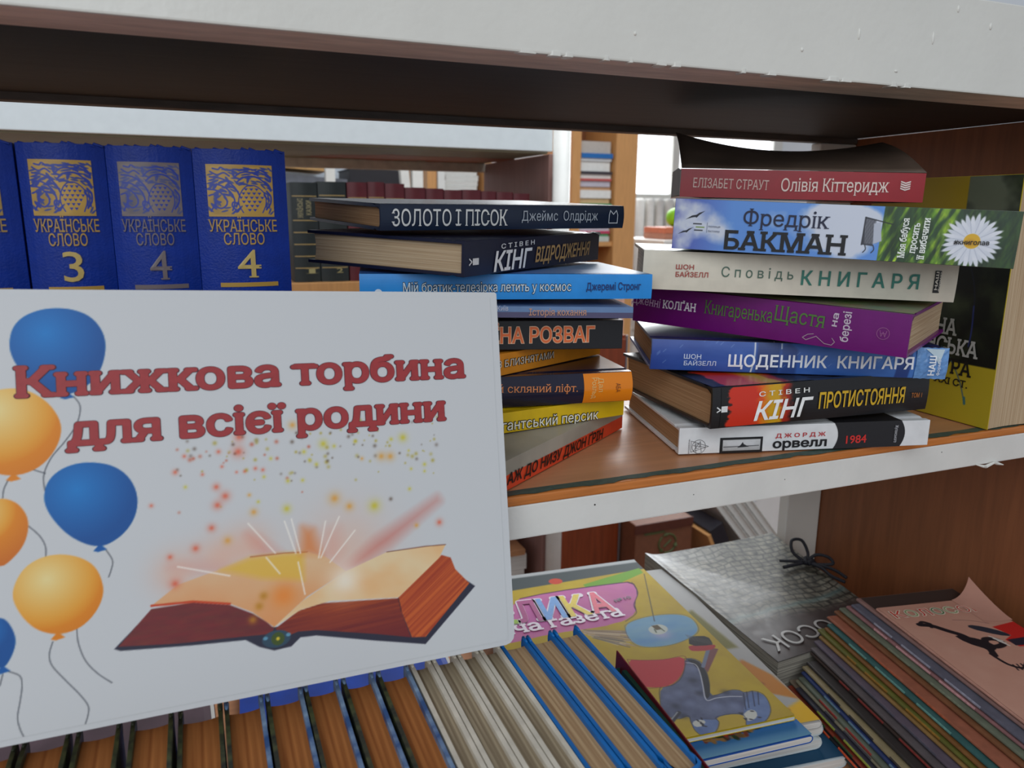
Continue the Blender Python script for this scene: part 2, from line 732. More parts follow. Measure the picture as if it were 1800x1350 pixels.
POSES={'R1': ((0.3184, 0.0469, 0.0014), -13.79, 0.0, 0, 0.2009, 0.02, 0.139), 'R2': ((0.3301, 0.027, 0.025), -4.08, 0.24, 0, 0.1942, 0.0301, 0.1418), 'R3': ((0.3157, 0.0867, 0.0582), -24.45, -1.07, 0.3, 0.2197, 0.0237, 0.14), 'R4': ((0.3333, 0.1441, 0.0874), -59.67, -1.83, 0.6, 0.2089, 0.0294, 0.139), 'R5': ((0.3024, 0.0822, 0.1205), -27.98, -1.54, 0, 0.2194, 0.028, 0.13), 'R6': ((0.3181, 0.0695, 0.1502), -43.36, -2.08, 0, 0.2133, 0.0352, 0.133), 'R7': ((0.3437, 0.1008, 0.1872), -30.1, -1.1, 0.3, 0.1741, 0.0206, 0.117), 'L1': ((0.1588, 0.0129, 0.0012), 35.64, -0.1, 0, 0.1945, 0.02, 0.13), 'L2': ((0.1108, 0.0639, 0.0227), 9.39, -0.4, 0, 0.1909, 0.0148, 0.13), 'L3': ((0.1044, 0.1025, 0.0376), -7.84, 0.03, 0, 0.1907, 0.0225, 0.13), 'L4': ((0.1253, 0.0587, 0.0603), 25.3, 0.2, 0, 0.1965, 0.0157, 0.13), 'L5': ((0.0952, 0.1233, 0.0788), -13.56, -0.4, 0, 0.1954, 0.0211, 0.13), 'L6': ((0.1003, 0.1055, 0.1054), -14.61, -0.9, 0, 0.1874, 0.0078, 0.13), 'L7': ((0.0989, 0.1033, 0.1169), -11.85, -0.43, 0, 0.2034, 0.0172, 0.134), 'L8': ((0.1546, 0.0522, 0.1345), 37.67, 0.37, 1.9, 0.2051, 0.0226, 0.1326), 'L9': ((0.1116, 0.0926, 0.1623), 10.47, 0.24, 2.05, 0.2036, 0.0169, 0.1402)}
TX={'R7': [('ЕЛІЗАБЕТ СТРАУТ', 0.0094, 0.0071, 0.0644, 0.0063, 0.007, (225, 190, 180), 'serif'), ('Олівія Кіттеридж', 0.0735, 0.0057, 0.149, 0.0067, 0.0093, (240, 215, 205), 'serif')], 'R6': [('Фредрік', 0.0478, 0.019, 0.1026, 0.0191, 0.0105, (25, 30, 60), 'serif'), ('БАКМАН', 0.0369, 0.002, 0.1143, 0.0025, 0.0126, (12, 12, 18), 'slab')], 'R5': [('ШОН', 0.0237, 0.0154, 0.0364, 0.0156, 0.0033, (165, 70, 60), 'bold'), ('БАЙЗЕЛЛ', 0.0238, 0.0099, 0.047, 0.0103, 0.0035, (165, 70, 60), 'bold'), ('С п о в і д ь', 0.0563, 0.0113, 0.1069, 0.0114, 0.0073, (75, 105, 90), 'plain'), ('К Н И Г А Р Я', 0.1129, 0.008, 0.1934, 0.0084, 0.0101, (50, 125, 110), 'bold')], 'R4': [('Дженні', -0.0011, 0.0152, 0.0246, 0.0134, 0.007, (215, 180, 215), 'serif'), ('КОЛҐАН', 0.0277, 0.0137, 0.0553, 0.0137, 0.0063, (245, 235, 245), 'slab'), ('Книгаренька', 0.0634, 0.0137, 0.116, 0.0127, 0.0103, (85, 125, 60), 'serif'), ('Щастя', 0.1179, 0.015, 0.1532, 0.0136, 0.0111, (85, 125, 60), 'serif')], 'R3': [('ШОН', 0.0248, 0.0096, 0.0377, 0.0096, 0.0035, (200, 210, 235), 'bold'), ('БАЙЗЕЛЛ', 0.0252, 0.0043, 0.0493, 0.0047, 0.0035, (200, 210, 235), 'bold'), ('ЩОДЕННИК  КНИГАРЯ', 0.0587, 0.0046, 0.1961, 0.0072, 0.0092, (240, 243, 250), 'bold')], 'R2': [('С Т І В Е Н', 0.0379, 0.0216, 0.0811, 0.022, 0.0034, (235, 235, 230), 'bold'), ('КІНГ', 0.037, 0.0039, 0.083, 0.0041, 0.0139, (250, 250, 248), 'ital'), ('ПРОТИСТОЯННЯ', 0.0906, 0.0087, 0.17, 0.0077, 0.0121, (225, 180, 40), 'bold'), ('ТОМ 1', 0.1767, 0.0109, 0.1869, 0.0106, 0.0037, (170, 100, 40), 'bold')], 'R1': [('Д Ж О Р Д Ж', 0.0751, 0.0104, 0.1148, 0.0106, 0.0031, (190, 45, 50), 'bold'), ('орвелл', 0.0735, 0.0025, 0.1161, 0.0027, 0.0067, (15, 15, 18), 'heavy'), ('1984', 0.1322, 0.0039, 0.1486, 0.0043, 0.0063, (205, 45, 40), 'bold')], 'L9': [('ЗОЛОТО І ПІСОК', 0.0078, 0.003, 0.0955, 0.0028, 0.0109, (225, 225, 222), 'serif'), ('Джеймс  Олдрідж', 0.1079, 0.006, 0.177, 0.0061, 0.007, (175, 182, 190), 'plain')], 'L8': [('С Т І В Е Н', 0.0438, 0.016, 0.0897, 0.0173, 0.0031, (225, 225, 225), 'bold'), ('КІНГ', 0.0365, 0.0014, 0.085, 0.0018, 0.0129, (240, 240, 240), 'ital'), ('ВІДРОДЖЕННЯ', 0.0933, 0.0045, 0.1848, 0.0054, 0.0104, (190, 150, 95), 'ital')], 'L7': [('Мій братик-телезірка летить у космос', 0.0287, 0.0053, 0.1442, 0.0058, 0.0062, (215, 232, 245), 'outl'), ('Джеремі Стронг', 0.1552, 0.0062, 0.1948, 0.0065, 0.0052, (20, 50, 110), 'bold')], 'L6': [('Історія кохання', 0.1135, 0.0017, 0.1536, 0.002, 0.0047, (205, 150, 120), 'serif'), ('Київ', 0.0913, 0.0047, 0.0988, 0.0048, 0.0035, (200, 200, 215), 'plain')], 'L5': [('КРАЇНА РОЗВАГ', 0.0752, 0.0049, 0.174, 0.0056, 0.0111, (235, 115, 60), 'outo')], 'L4': [('НИ З БЛИЗНЯТАМИ', 0.0599, 0.0063, 0.1355, 0.0052, 0.0051, (240, 225, 205), 'outl')], 'L3': [('й скляний ліфт.', 0.0881, 0.0122, 0.1475, 0.01, 0.0055, (215, 130, 75), 'serif')], 'L2': [('гігантський персик', 0.0742, 0.0024, 0.1654, 0.0002, 0.0074, (250, 245, 225), 'outl')], 'L1': [('АЖ ДО НИЗУ ДЖОН ҐРІН', 0.0174, 0.0038, 0.1562, 0.001, 0.0074, (25, 12, 12), 'ital')]}
MK={'R7': {'emblem': (0.1607, 0.011), 'hl': (0.0429, 0.0157)}, 'R6': {'daisy': (0.1879, 0.0157), 'daisyR': (0.2042, 0.0153), 'daisyT': (0.1862, 0.0304), 'split_t': (0.1356, 0.0339), 'split_b': (0.1349, 0.0024), 'bench1': (0.1249, 0.0276), 'bench2': (0.1245, 0.0099), 'bench3': (0.1353, 0.0068), 'bench4': (0.1353, 0.0259), 'v1b': (0.1473, 0.0032), 'v1t': (0.1471, 0.0279), 'v2b': (0.1532, 0.0065), 'v2t': (0.1538, 0.0253), 'v3b': (0.1588, 0.0024), 'v3t': (0.1592, 0.0285), 'h1': (0.178, 0.0134), 'h2': (0.1976, 0.0138), 'bird1': (0.0146, 0.0241), 'bird2': (0.0088, 0.0131), 'logo': (0.0178, 0.0155), 'cloud1': (0.0225, 0.0158), 'cloud2': (0.1078, 0.0201)}, 'R5': {'lg1': (0.2037, 0.0068), 'lg2': (0.208, 0.0194)}, 'R4': {'na1': (0.1608, 0.0146), 'na2': (0.1614, 0.0228), 'be1': (0.1674, 0.0057), 'be2': (0.1677, 0.0268), 'emb': (0.1926, 0.0148), 'flour': (0.1429, 0.0065)}, 'R3': {'lg1': (0.2052, 0.0027), 'lg2': (0.2097, 0.0156), 'lamp1': (0.0777, -0.0), 'lamp2': (0.0769, 0.0259), 'lamp3': (0.0978, 0.0248), 'tip': (0.209, 0.0286)}, 'R2': {'arr1': (0.0038, 0.0112), 'arr2': (0.0124, 0.0155), 'f1': (0.013, 0.0134), 'f2': (0.028, 0.0143), 'f3': (0.0448, 0.0152), 'f4': (0.0668, 0.0157)}, 'R1': {'emb': (0.0153, 0.0056), 'fr1': (0.0316, -0.0003), 'fr2': (0.0651, 0.0117), 'band1': (0.1239, 0.0038), 'band2': (0.179, 0.0063), 'j1': (0.1732, -0.0003), 'j2': (0.1712, 0.0157)}, 'L9': {'em1': (0.1884, 0.004), 'em2': (0.1968, 0.0134)}, 'L8': {'ar1': (0.0053, 0.0077), 'ar2': (0.0145, 0.0105)}, 'L7': {'dot': (0.0122, 0.0057)}, 'L3': {'or1': (0.1526, 0.0037), 'rd1': (0.1579, 0.0035), 'rd2': (0.1577, 0.0223), 'b1': (0.1707, 0.0071)}, 'L2': {'r1': (0.181, -0.0036), 'r2': (0.1843, 0.0087)}, 'L1': {'bc1': (0.1688, -0.0002), 'bc2': (0.1786, 0.0104)}}
AR={'balloons': [('b', [(-0.2507, 0.1872), (-0.2491, 0.1938), (-0.2448, 0.1989), (-0.2377, 0.2021), (-0.2307, 0.2029), (-0.2236, 0.2021), (-0.2164, 0.1987), (-0.2118, 0.192), (-0.2104, 0.1849), (-0.2117, 0.1766), (-0.2147, 0.1697), (-0.2203, 0.1639), (-0.2271, 0.1609), (-0.2347, 0.1623), (-0.2426, 0.1676), (-0.248, 0.1751), (-0.2505, 0.1818)], (-0.2281, 0.1612), (-0.2359, 0.1909)), ('o', [(-0.2552, 0.1649), (-0.2484, 0.1652), (-0.2416, 0.1627), (-0.2349, 0.1564), (-0.231, 0.148), (-0.2315, 0.1404), (-0.2354, 0.1325), (-0.2419, 0.1263), (-0.2511, 0.1237), (-0.2611, 0.1268), (-0.2695, 0.1353), (-0.2723, 0.146), (-0.2687, 0.1575), (-0.2619, 0.1631)], (-0.2514, 0.124), (-0.2573, 0.1555)), ('b', [(-0.2396, 0.1145), (-0.2377, 0.1206), (-0.2326, 0.1255), (-0.2254, 0.1279), (-0.2181, 0.1278), (-0.2096, 0.1254), (-0.2029, 0.1192), (-0.1995, 0.1098), (-0.2007, 0.1001), (-0.2056, 0.0923), (-0.2125, 0.0876), (-0.2174, 0.0866), (-0.2234, 0.0885), (-0.2308, 0.0941), (-0.2366, 0.1023), (-0.2394, 0.1091)], (-0.2172, 0.0865), (-0.2259, 0.1153)), ('o', [(-0.2571, 0.1148), (-0.2505, 0.1119), (-0.2466, 0.1054), (-0.2462, 0.0987), (-0.2486, 0.091), (-0.2538, 0.085), (-0.2584, 0.082), (-0.2669, 0.0882), (-0.2708, 0.1017), (-0.266, 0.1115)], None, (-0.2661, 0.1089)), ('o', [(-0.2542, 0.0692), (-0.2523, 0.0756), (-0.2483, 0.0816), (-0.2412, 0.0852), (-0.2331, 0.0854), (-0.2249, 0.0824), (-0.219, 0.0769), (-0.2163, 0.0674), (-0.2173, 0.0607), (-0.2212, 0.0539), (-0.2274, 0.0487), (-0.2358, 0.0472), (-0.2438, 0.0502), (-0.2493, 0.056), (-0.253, 0.0635)], (-0.2365, 0.0473), (-0.24, 0.0742)), ('b', [(-0.2592, 0.0598), (-0.256, 0.0571), (-0.2535, 0.0506), (-0.2535, 0.0454), (-0.256, 0.0392), (-0.259, 0.0356), (-0.2666, 0.0387), (-0.2705, 0.0498), (-0.2659, 0.0581)], (-0.259, 0.0359), (-0.266, 0.0542))], 'strings': [[(-0.2253, 0.16), (-0.2228, 0.1549), (-0.2246, 0.1467), (-0.2297, 0.1389), (-0.2359, 0.1312), (-0.2392, 0.1234), (-0.2391, 0.1161)], [(-0.2537, 0.1221), (-0.2554, 0.1183), (-0.256, 0.1144)], [(-0.2437, 0.1265), (-0.2385, 0.1241)], [(-0.2148, 0.0849), (-0.2121, 0.0792), (-0.213, 0.0744), (-0.2141, 0.0715)], [(-0.2462, 0.1), (-0.242, 0.0949), (-0.2399, 0.0898), (-0.2399, 0.085)], [(-0.2387, 0.0445), (-0.2403, 0.0389), (-0.2394, 0.0334), (-0.2343, 0.0256), (-0.2287, 0.0177), (-0.2254, 0.0116), (-0.2255, 0.0075), (-0.2269, 0.003)], [(-0.2286, 0.0494), (-0.2282, 0.042), (-0.2257, 0.0334), (-0.2211, 0.0265), (-0.2148, 0.0203)], [(-0.2569, 0.0342), (-0.2525, 0.0312), (-0.2518, 0.0265), (-0.2527, 0.0201), (-0.2541, 0.0125), (-0.2534, 0.0071), (-0.2518, 0.0023)], [(-0.2591, 0.0333), (-0.2604, 0.0283)]], 'dark': [(-0.2132, 0.0363), (-0.203, 0.0458), (-0.1376, 0.0338), (-0.0682, 0.0325), (-0.029, 0.0421), (-0.0239, 0.038), (-0.056, 0.0098), (-0.0847, 0.017), (-0.1167, 0.0256), (-0.1251, 0.0261), (-0.13, 0.0222), (-0.1388, 0.0217), (-0.1461, 0.0249), (-0.1527, 0.0297), (-0.1777, 0.0316), (-0.2105, 0.0349)], 'lmar': [(-0.2114, 0.0371), (-0.1961, 0.053), (-0.1768, 0.0531), (-0.1596, 0.049), (-0.1487, 0.0428), (-0.1421, 0.0375), (-0.1382, 0.0331), (-0.1401, 0.0306), (-0.1515, 0.0315), (-0.1625, 0.0323), (-0.185, 0.0338)], 'rfront': [(-0.1377, 0.033), (-0.1256, 0.0402), (-0.1135, 0.0424), (-0.0705, 0.0383), (-0.0693, 0.0312), (-0.0644, 0.0152), (-0.0845, 0.0207), (-0.1166, 0.0285), (-0.1261, 0.0294), (-0.1333, 0.0276)], 'rside': [(-0.0705, 0.0386), (-0.0436, 0.059), (-0.0381, 0.0567), (-0.0357, 0.0497), (-0.0274, 0.0402), (-0.0557, 0.0139), (-0.0638, 0.0151), (-0.0692, 0.031)], 'lpage': [(-0.196, 0.0545), (-0.1837, 0.063), (-0.1631, 0.068), (-0.1484, 0.0722), (-0.1311, 0.0719), (-0.1193, 0.0709), (-0.1098, 0.0671), (-0.0991, 0.0576), (-0.1205, 0.0472), (-0.1382, 0.0339), (-0.1486, 0.0434), (-0.1595, 0.0496), (-0.1767, 0.0535)], 'lback': [(-0.1631, 0.0674), (-0.1484, 0.0718), (-0.1311, 0.0716), (-0.1211, 0.0707), (-0.1218, 0.056), (-0.1433, 0.0602)], 'rpage': [(-0.1382, 0.0339), (-0.123, 0.0452), (-0.0991, 0.0576), (-0.0757, 0.065), (-0.0529, 0.0652), (-0.0408, 0.0646), (-0.0451, 0.0576), (-0.0705, 0.0387), (-0.1085, 0.0429), (-0.1244, 0.0406)], 'ornament': (-0.1374, 0.0275), 'rays': [([(-0.1004, 0.0578), (-0.0818, 0.0728), (-0.0445, 0.0924), (-0.0432, 0.0903), (-0.0742, 0.0687), (-0.094, 0.0593)], (205, 95, 80), 0.75), ([(-0.1229, 0.0702), (-0.121, 0.084), (-0.1157, 0.0821), (-0.1122, 0.0681)], (215, 110, 70), 0.7), ([(-0.149, 0.0838), (-0.1434, 0.0807), (-0.1323, 0.0708), (-0.1427, 0.0723)], (220, 120, 100), 0.6), ([(-0.1122, 0.0669), (-0.1091, 0.0813), (-0.1016, 0.0816), (-0.1003, 0.059)], (225, 150, 130), 0.45), ([(-0.1865, 0.0725), (-0.1727, 0.0729), (-0.1609, 0.0689), (-0.1588, 0.0662), (-0.1739, 0.069)], (215, 130, 120), 0.4)], 'streaks': [[(-0.1303, 0.0887), (-0.1253, 0.0711)], [(-0.1267, 0.0895), (-0.1229, 0.0708)], [(-0.1013, 0.0878), (-0.1122, 0.0669)], [(-0.1088, 0.0862), (-0.1134, 0.067)], [(-0.093, 0.0793), (-0.1075, 0.0637)], [(-0.1487, 0.0897), (-0.1358, 0.0725)], [(-0.1833, 0.0721), (-0.1589, 0.0639)], [(-0.1243, 0.0661), (-0.1216, 0.0486)], [(-0.1405, 0.0708), (-0.134, 0.0614)]], 'spark': [(-0.1777, 0.1272, 0.00162, 'r'), (-0.1614, 0.1282, 0.00186, 'r'), (-0.1518, 0.1274, 0.00441, 'r'), (-0.1823, 0.1195, 0.00209, 'r'), (-0.1633, 0.1102, 0.00278, 'r'), (-0.1592, 0.1051, 0.00371, 'r'), (-0.1632, 0.1008, 0.00348, 'r'), (-0.1665, 0.0895, 0.00302, 'r'), (-0.1745, 0.0801, 0.00325, 'r'), (-0.1865, 0.0773, 0.00232, 'r'), (-0.1848, 0.0637, 0.00394, 'r'), (-0.0439, 0.0779, 0.00302, 'r'), (-0.1531, 0.1169, 0.00116, 'r'), (-0.1491, 0.1169, 0.00139, 'r'), (-0.1437, 0.118, 0.00162, 'r'), (-0.14, 0.1169, 0.00162, 'r'), (-0.1696, 0.1172, 0.00139, 'r'), (-0.1601, 0.1204, 0.00139, 'r'), (-0.1939, 0.1039, 0.00162, 'r'), (-0.1511, 0.1351, 0.00371, 'r'), (-0.1237, 0.1395, 0.00325, 'o'), (-0.1456, 0.0953, 0.00302, 'o'), (-0.1591, 0.0821, 0.00325, 'o'), (-0.1033, 0.098, 0.00487, 'o'), (-0.0954, 0.0928, 0.00371, 'o'), (-0.0761, 0.1188, 0.00371, 'o'), (-0.0709, 0.1183, 0.00371, 'o'), (-0.0577, 0.0778, 0.00209, 'o'), (-0.0871, 0.1184, 0.00162, 'o'), (-0.1474, 0.1044, 0.00162, 'o'), (-0.1079, 0.1282, 0.00348, 'y'), (-0.1021, 0.1265, 0.00162, 'y'), (-0.1184, 0.1247, 0.00186, 'y'), (-0.1121, 0.1174, 0.00174, 'y'), (-0.1156, 0.1202, 0.00139, 'y'), (-0.1275, 0.1099, 0.00174, 'y'), (-0.1198, 0.1095, 0.00151, 'y'), (-0.1288, 0.0952, 0.00325, 'y'), (-0.0814, 0.0916, 0.00487, 'y'), (-0.0606, 0.0989, 0.00162, 'y'), (-0.063, 0.1284, 0.00371, 'y'), (-0.0699, 0.1279, 0.00174, 'y'), (-0.051, 0.1121, 0.00174, 'y'), (-0.0591, 0.1102, 0.00128, 'y'), (-0.0512, 0.1082, 0.00128, 'y'), (-0.1357, 0.1225, 0.00139, 'y'), (-0.1396, 0.1132, 0.00139, 'y'), (-0.1431, 0.1004, 0.00139, 'y'), (-0.1779, 0.1116, 0.00139, 'y'), (-0.0904, 0.1282, 0.00162, 'y'), (-0.06, 0.1207, 0.00116, 'y')], 'title': [('Книжкова торбина', -0.2477, 0.1608, -0.0247, 0.1613, 0.015), ('для всієї родини', -0.2281, 0.1366, -0.0382, 0.1369, 0.015)], 'pose': ([0.1606, -0.0229, -0.0783], [[0.99818, -0.05267, 0.02945], [0.04421, 0.97043, 0.23731], [-0.04108, -0.23558, 0.97099]], 0.2117)}
VM={'pink': [(0.2904, 0.3107), (0.344, 0.3127), (0.4193, 0.3047), (0.442, 0.3013), (0.4357, 0.2771), (0.4167, 0.2543), (0.4099, 0.2378), (0.3884, 0.2279), (0.3762, 0.2282), (0.3651, 0.2259), (0.3072, 0.2334), (0.2643, 0.2316), (0.2576, 0.2342)], 'yell': [(0.442, 0.3013), (0.4707, 0.3184), (0.4718, 0.2137), (0.4611, 0.1951), (0.4426, 0.0463), (0.4323, 0.037), (0.337, 0.0293), (0.3516, 0.1644), (0.3583, 0.2135), (0.3904, 0.2271), (0.4099, 0.2378), (0.4357, 0.2771)], 'green': [(0.3864, 0.3163), (0.4178, 0.3218), (0.469, 0.3297), (0.467, 0.317), (0.4168, 0.3003), (0.3851, 0.3009)], 'grey': [(0.3059, 0.3432), (0.3454, 0.3443), (0.4092, 0.3365), (0.4482, 0.3359), (0.4755, 0.3404), (0.4719, 0.3297), (0.3864, 0.3163), (0.346, 0.3171), (0.2951, 0.3164)], 'disc': [(0.3854, 0.22), (0.4015, 0.2259), (0.4277, 0.2264), (0.4529, 0.2184), (0.4593, 0.2069), (0.4551, 0.1894), (0.446, 0.1795), (0.4258, 0.1727), (0.4057, 0.1711), (0.3861, 0.1756), (0.3765, 0.1841), (0.3781, 0.2027)], 'disc2': [(0.4031, 0.2046), (0.4113, 0.2099), (0.421, 0.2096), (0.4254, 0.2027), (0.4225, 0.1953), (0.4128, 0.1908), (0.4035, 0.1944)], 'straw': [(0.3343, 0.2314), (0.3741, 0.2245), (0.3998, 0.2015), (0.372, 0.1795), (0.3531, 0.1791), (0.3471, 0.1932), (0.3428, 0.2111)], 'red': [(0.3559, 0.1648), (0.3697, 0.1579), (0.3893, 0.1517), (0.4107, 0.1493), (0.3997, 0.1332), (0.3857, 0.1207), (0.3718, 0.1141), (0.3588, 0.1153), (0.3465, 0.1214), (0.3493, 0.1418)], 'body': [(0.4083, 0.1458), (0.4163, 0.1427), (0.4195, 0.1341), (0.4158, 0.1213), (0.4062, 0.1033), (0.3959, 0.088), (0.4048, 0.087), (0.418, 0.0882), (0.4248, 0.0855), (0.4279, 0.0805), (0.4363, 0.0798), (0.4413, 0.0739), (0.4397, 0.0645), (0.4331, 0.0525), (0.4237, 0.0445), (0.4116, 0.0391), (0.4031, 0.039), (0.3994, 0.0427), (0.4043, 0.0498), (0.4053, 0.0564), (0.3949, 0.0605), (0.3819, 0.0609), (0.3805, 0.0546), (0.3722, 0.0468), (0.3622, 0.0431), (0.3566, 0.0464), (0.3553, 0.0534), (0.3582, 0.0634), (0.3613, 0.0713), (0.3511, 0.0707), (0.3459, 0.0751), (0.3412, 0.0815), (0.3485, 0.0954), (0.3608, 0.1145), (0.3731, 0.1136), (0.3857, 0.1193), (0.3981, 0.131)], 'bdark': [(0.4085, 0.1448), (0.418, 0.1399), (0.4172, 0.1264), (0.409, 0.1075), (0.3958, 0.088), (0.389, 0.0844), (0.398, 0.1012), (0.4096, 0.1223), (0.411, 0.1351)], 'shoe1': [(0.4058, 0.0557), (0.4155, 0.0595), (0.4202, 0.0557), (0.4154, 0.0482), (0.4054, 0.046), (0.4034, 0.0497)], 'shoe2': [(0.3589, 0.0631), (0.3662, 0.0643), (0.3716, 0.0604), (0.3646, 0.0553), (0.3577, 0.0569)], 'brush': [(0.4338, 0.176), (0.4402, 0.1768), (0.454, 0.1714), (0.4504, 0.1584), (0.4475, 0.1557), (0.4254, 0.1625)], 'handle': [(0.4421, 0.1537), (0.4493, 0.1478), (0.4156, 0.1186), (0.4169, 0.1279)], 'cord': [(0.4667, 0.3142), (0.4189, 0.216)], 'outl': [(0.442, 0.3013), (0.4357, 0.2771), (0.4167, 0.2543), (0.4099, 0.2378), (0.3904, 0.2271)], 't_velyka': [(0.2591, 0.2672), (0.3941, 0.2487)], 't_ditya': [(0.2449, 0.2473), (0.3938, 0.2371)], 't_no': [(0.401, 0.2653), (0.4217, 0.2672)], 'xh': ((0.3951, 0.2851), (0.3784, 0.2501)), 'strap': [(0.405, 0.1397), (0.4121, 0.1341), (0.4085, 0.1214), (0.3978, 0.1013), (0.3905, 0.0888), (0.3897, 0.0829), (0.3984, 0.0832), (0.4106, 0.0809), (0.4214, 0.0767)], 'boot1': [(0.4304, 0.0803), (0.4413, 0.0739), (0.4397, 0.0645), (0.4331, 0.0525), (0.4237, 0.0445), (0.4116, 0.0391), (0.4031, 0.039), (0.3994, 0.0427), (0.4043, 0.0498), (0.4063, 0.056)], 'boot2': [(0.3589, 0.0636), (0.368, 0.0646), (0.3748, 0.0603), (0.3829, 0.0578), (0.3722, 0.0468), (0.3622, 0.0431), (0.3566, 0.0464), (0.3553, 0.0534)], 'brushred': [(0.4254, 0.1644), (0.451, 0.1566), (0.4489, 0.1511), (0.4394, 0.1487), (0.4237, 0.1533), (0.4217, 0.1571)], 'cane': [(0.3561, 0.0781), (0.3399, 0.0679)], 'folds': [(0.43, 0.0809), (0.4169, 0.0613), (0.4356, 0.08), (0.423, 0.0613), (0.4395, 0.0772), (0.4278, 0.0618), (0.4258, 0.08), (0.4128, 0.0605)], 'fig_hi': [(0.406, 0.128), (0.373, 0.0858), (0.3717, 0.1012), (0.3914, 0.0737), (0.4072, 0.0675), (0.3596, 0.1009), (0.3653, 0.0517), (0.4197, 0.0531)], 'fig_lo': [(0.3585, 0.0866), (0.3893, 0.0944), (0.3432, 0.0808), (0.3954, 0.1129), (0.4116, 0.0869), (0.3574, 0.0729)]}
# ------------------------------------------------------------------ materials of the place
M_white = mat('white_gloss_paint', (222, 220, 212), rough=0.32, vary=0.03, scale=14, bump=0.25, bscale=160)
M_white2 = mat('white_rail_paint', (226, 224, 218), rough=0.4, vary=0.04, scale=25, bump=0.15, bscale=300)
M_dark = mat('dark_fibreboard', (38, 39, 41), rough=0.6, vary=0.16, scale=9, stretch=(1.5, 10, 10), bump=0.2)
M_lath = mat('unpainted_lath', (236, 216, 202), rough=0.7, vary=0.14, scale=22, stretch=(1, 5, 5))
M_shelf = mat('shelf_veneer', (192, 134, 94), rough=0.42, vary=0.09, scale=8, stretch=(1.2, 14, 14))
M_edge = mat('varnished_edge_wood', (196, 118, 56), rough=0.35, vary=0.14, scale=14, stretch=(2, 30, 30))
M_panel = mat('brown_veneer', (134, 82, 50), rough=0.45, vary=0.13, scale=12, stretch=(14, 14, 0.9))
M_tan = mat('tan_beech_board', (206, 150, 92), rough=0.45, vary=0.08, scale=12, stretch=(14, 14, 1))
M_redwood = mat('red_brown_veneer', (132, 58, 28), rough=0.4, vary=0.18, scale=9, stretch=(10, 10, 0.8))
M_liner = mat('green_oilcloth', (66, 84, 74), rough=0.6, vary=0.2, scale=200)
M_wall = mat('whitewashed_wall', (236, 238, 240), rough=0.8, vary=0.02, scale=8)
M_floor = mat('floor_boards', (120, 84, 58), rough=0.5, vary=0.15, scale=6, stretch=(1, 12, 1))
P_cream = pages_mat('pages_cream', (202, 178, 146), (176, 148, 116))
P_grey = pages_mat('pages_greyed', (188, 176, 158), (150, 137, 120))
P_tan = pages_mat('pages_tan', (188, 148, 108), (160, 120, 84))
P_brown = pages_mat('pages_browned', (176, 112, 60), (140, 82, 40), 420)
P_old = pages_mat('pages_old_white', (172, 158, 132), (122, 106, 84), 520)
P_oldtan = pages_mat('pages_old_tan', (200, 170, 130), (156, 122, 88), 520)
P_white = pages_mat('pages_white', (228, 226, 220), (198, 196, 190), 700)

# ------------------------------------------------------------------ the room
fl = box('floor', (-3.0, -3.0, -1.14), (5.2, 4.6, -1.1), M_floor, bevel=0)
tag(fl, kind='structure')
wl = box('wall_back', (-3.0, 4.3, -1.1), (5.2, 4.4, 2.0), M_wall, bevel=0)
tag(wl, kind='structure')
bbd = box('baseboard_back', (-3.0, 4.27, -1.1), (5.2, 4.3, -1.0), M_white, bevel=0.004)
tag(bbd, kind='structure')
# tall window in the back wall: frame and a daylit pane
bm = bmesh.new()
add_box(bm, (2.2, 4.22, 0.28), (2.28, 4.3, 1.9), .004)
add_box(bm, (3.9, 4.22, 0.28), (3.98, 4.3, 1.9), .004)
add_box(bm, (2.2, 4.20, 0.22), (3.98, 4.3, 0.3), .004)
add_box(bm, (2.2, 4.22, 1.84), (3.98, 4.3, 1.92), .004)
add_box(bm, (3.06, 4.23, 0.28), (3.12, 4.3, 1.9), .004)
wf = link('window_1', bm_mesh(bm, 'window_1'), M_white)
tag(wf, kind='structure')
m = bpy.data.materials.new('daylit_pane')
m.use_nodes = True
b = m.node_tree.nodes['Principled BSDF']
b.inputs['Base Color'].default_value = (0.8, 0.88, 0.95, 1)
b.inputs['Emission Color'].default_value = (0.93, 0.97, 1.0, 1)
b.inputs['Emission Strength'].default_value = 2.2
box('window_pane', (2.27, 4.26, 0.29), (3.92, 4.27, 1.86), m, wf, bevel=0)

# ------------------------------------------------------------------ the bookcase in front
bc = thing('bookcase', 'open-backed bookcase of brown veneer boards with white painted shelf edges, nearest the viewer', 'bookcase', loc=(0, 0, 0))
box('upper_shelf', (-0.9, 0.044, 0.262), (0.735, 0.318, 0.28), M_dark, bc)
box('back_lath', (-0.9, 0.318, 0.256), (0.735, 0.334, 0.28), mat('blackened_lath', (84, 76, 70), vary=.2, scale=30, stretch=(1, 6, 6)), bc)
# white front board, its painted face proud of the bare lower side
bm = bmesh.new()
add_box(bm, (-0.9, 0.0, 0.2588), (0.756, 0.003, 0.3195), .0011)
link('front_board', bm_mesh(bm, 'front_board'), M_white, bc)
box('front_lath', (-0.9, 0.0015, 0.259), (0.7555, 0.0440, 0.319), M_lath, bc, .0008)
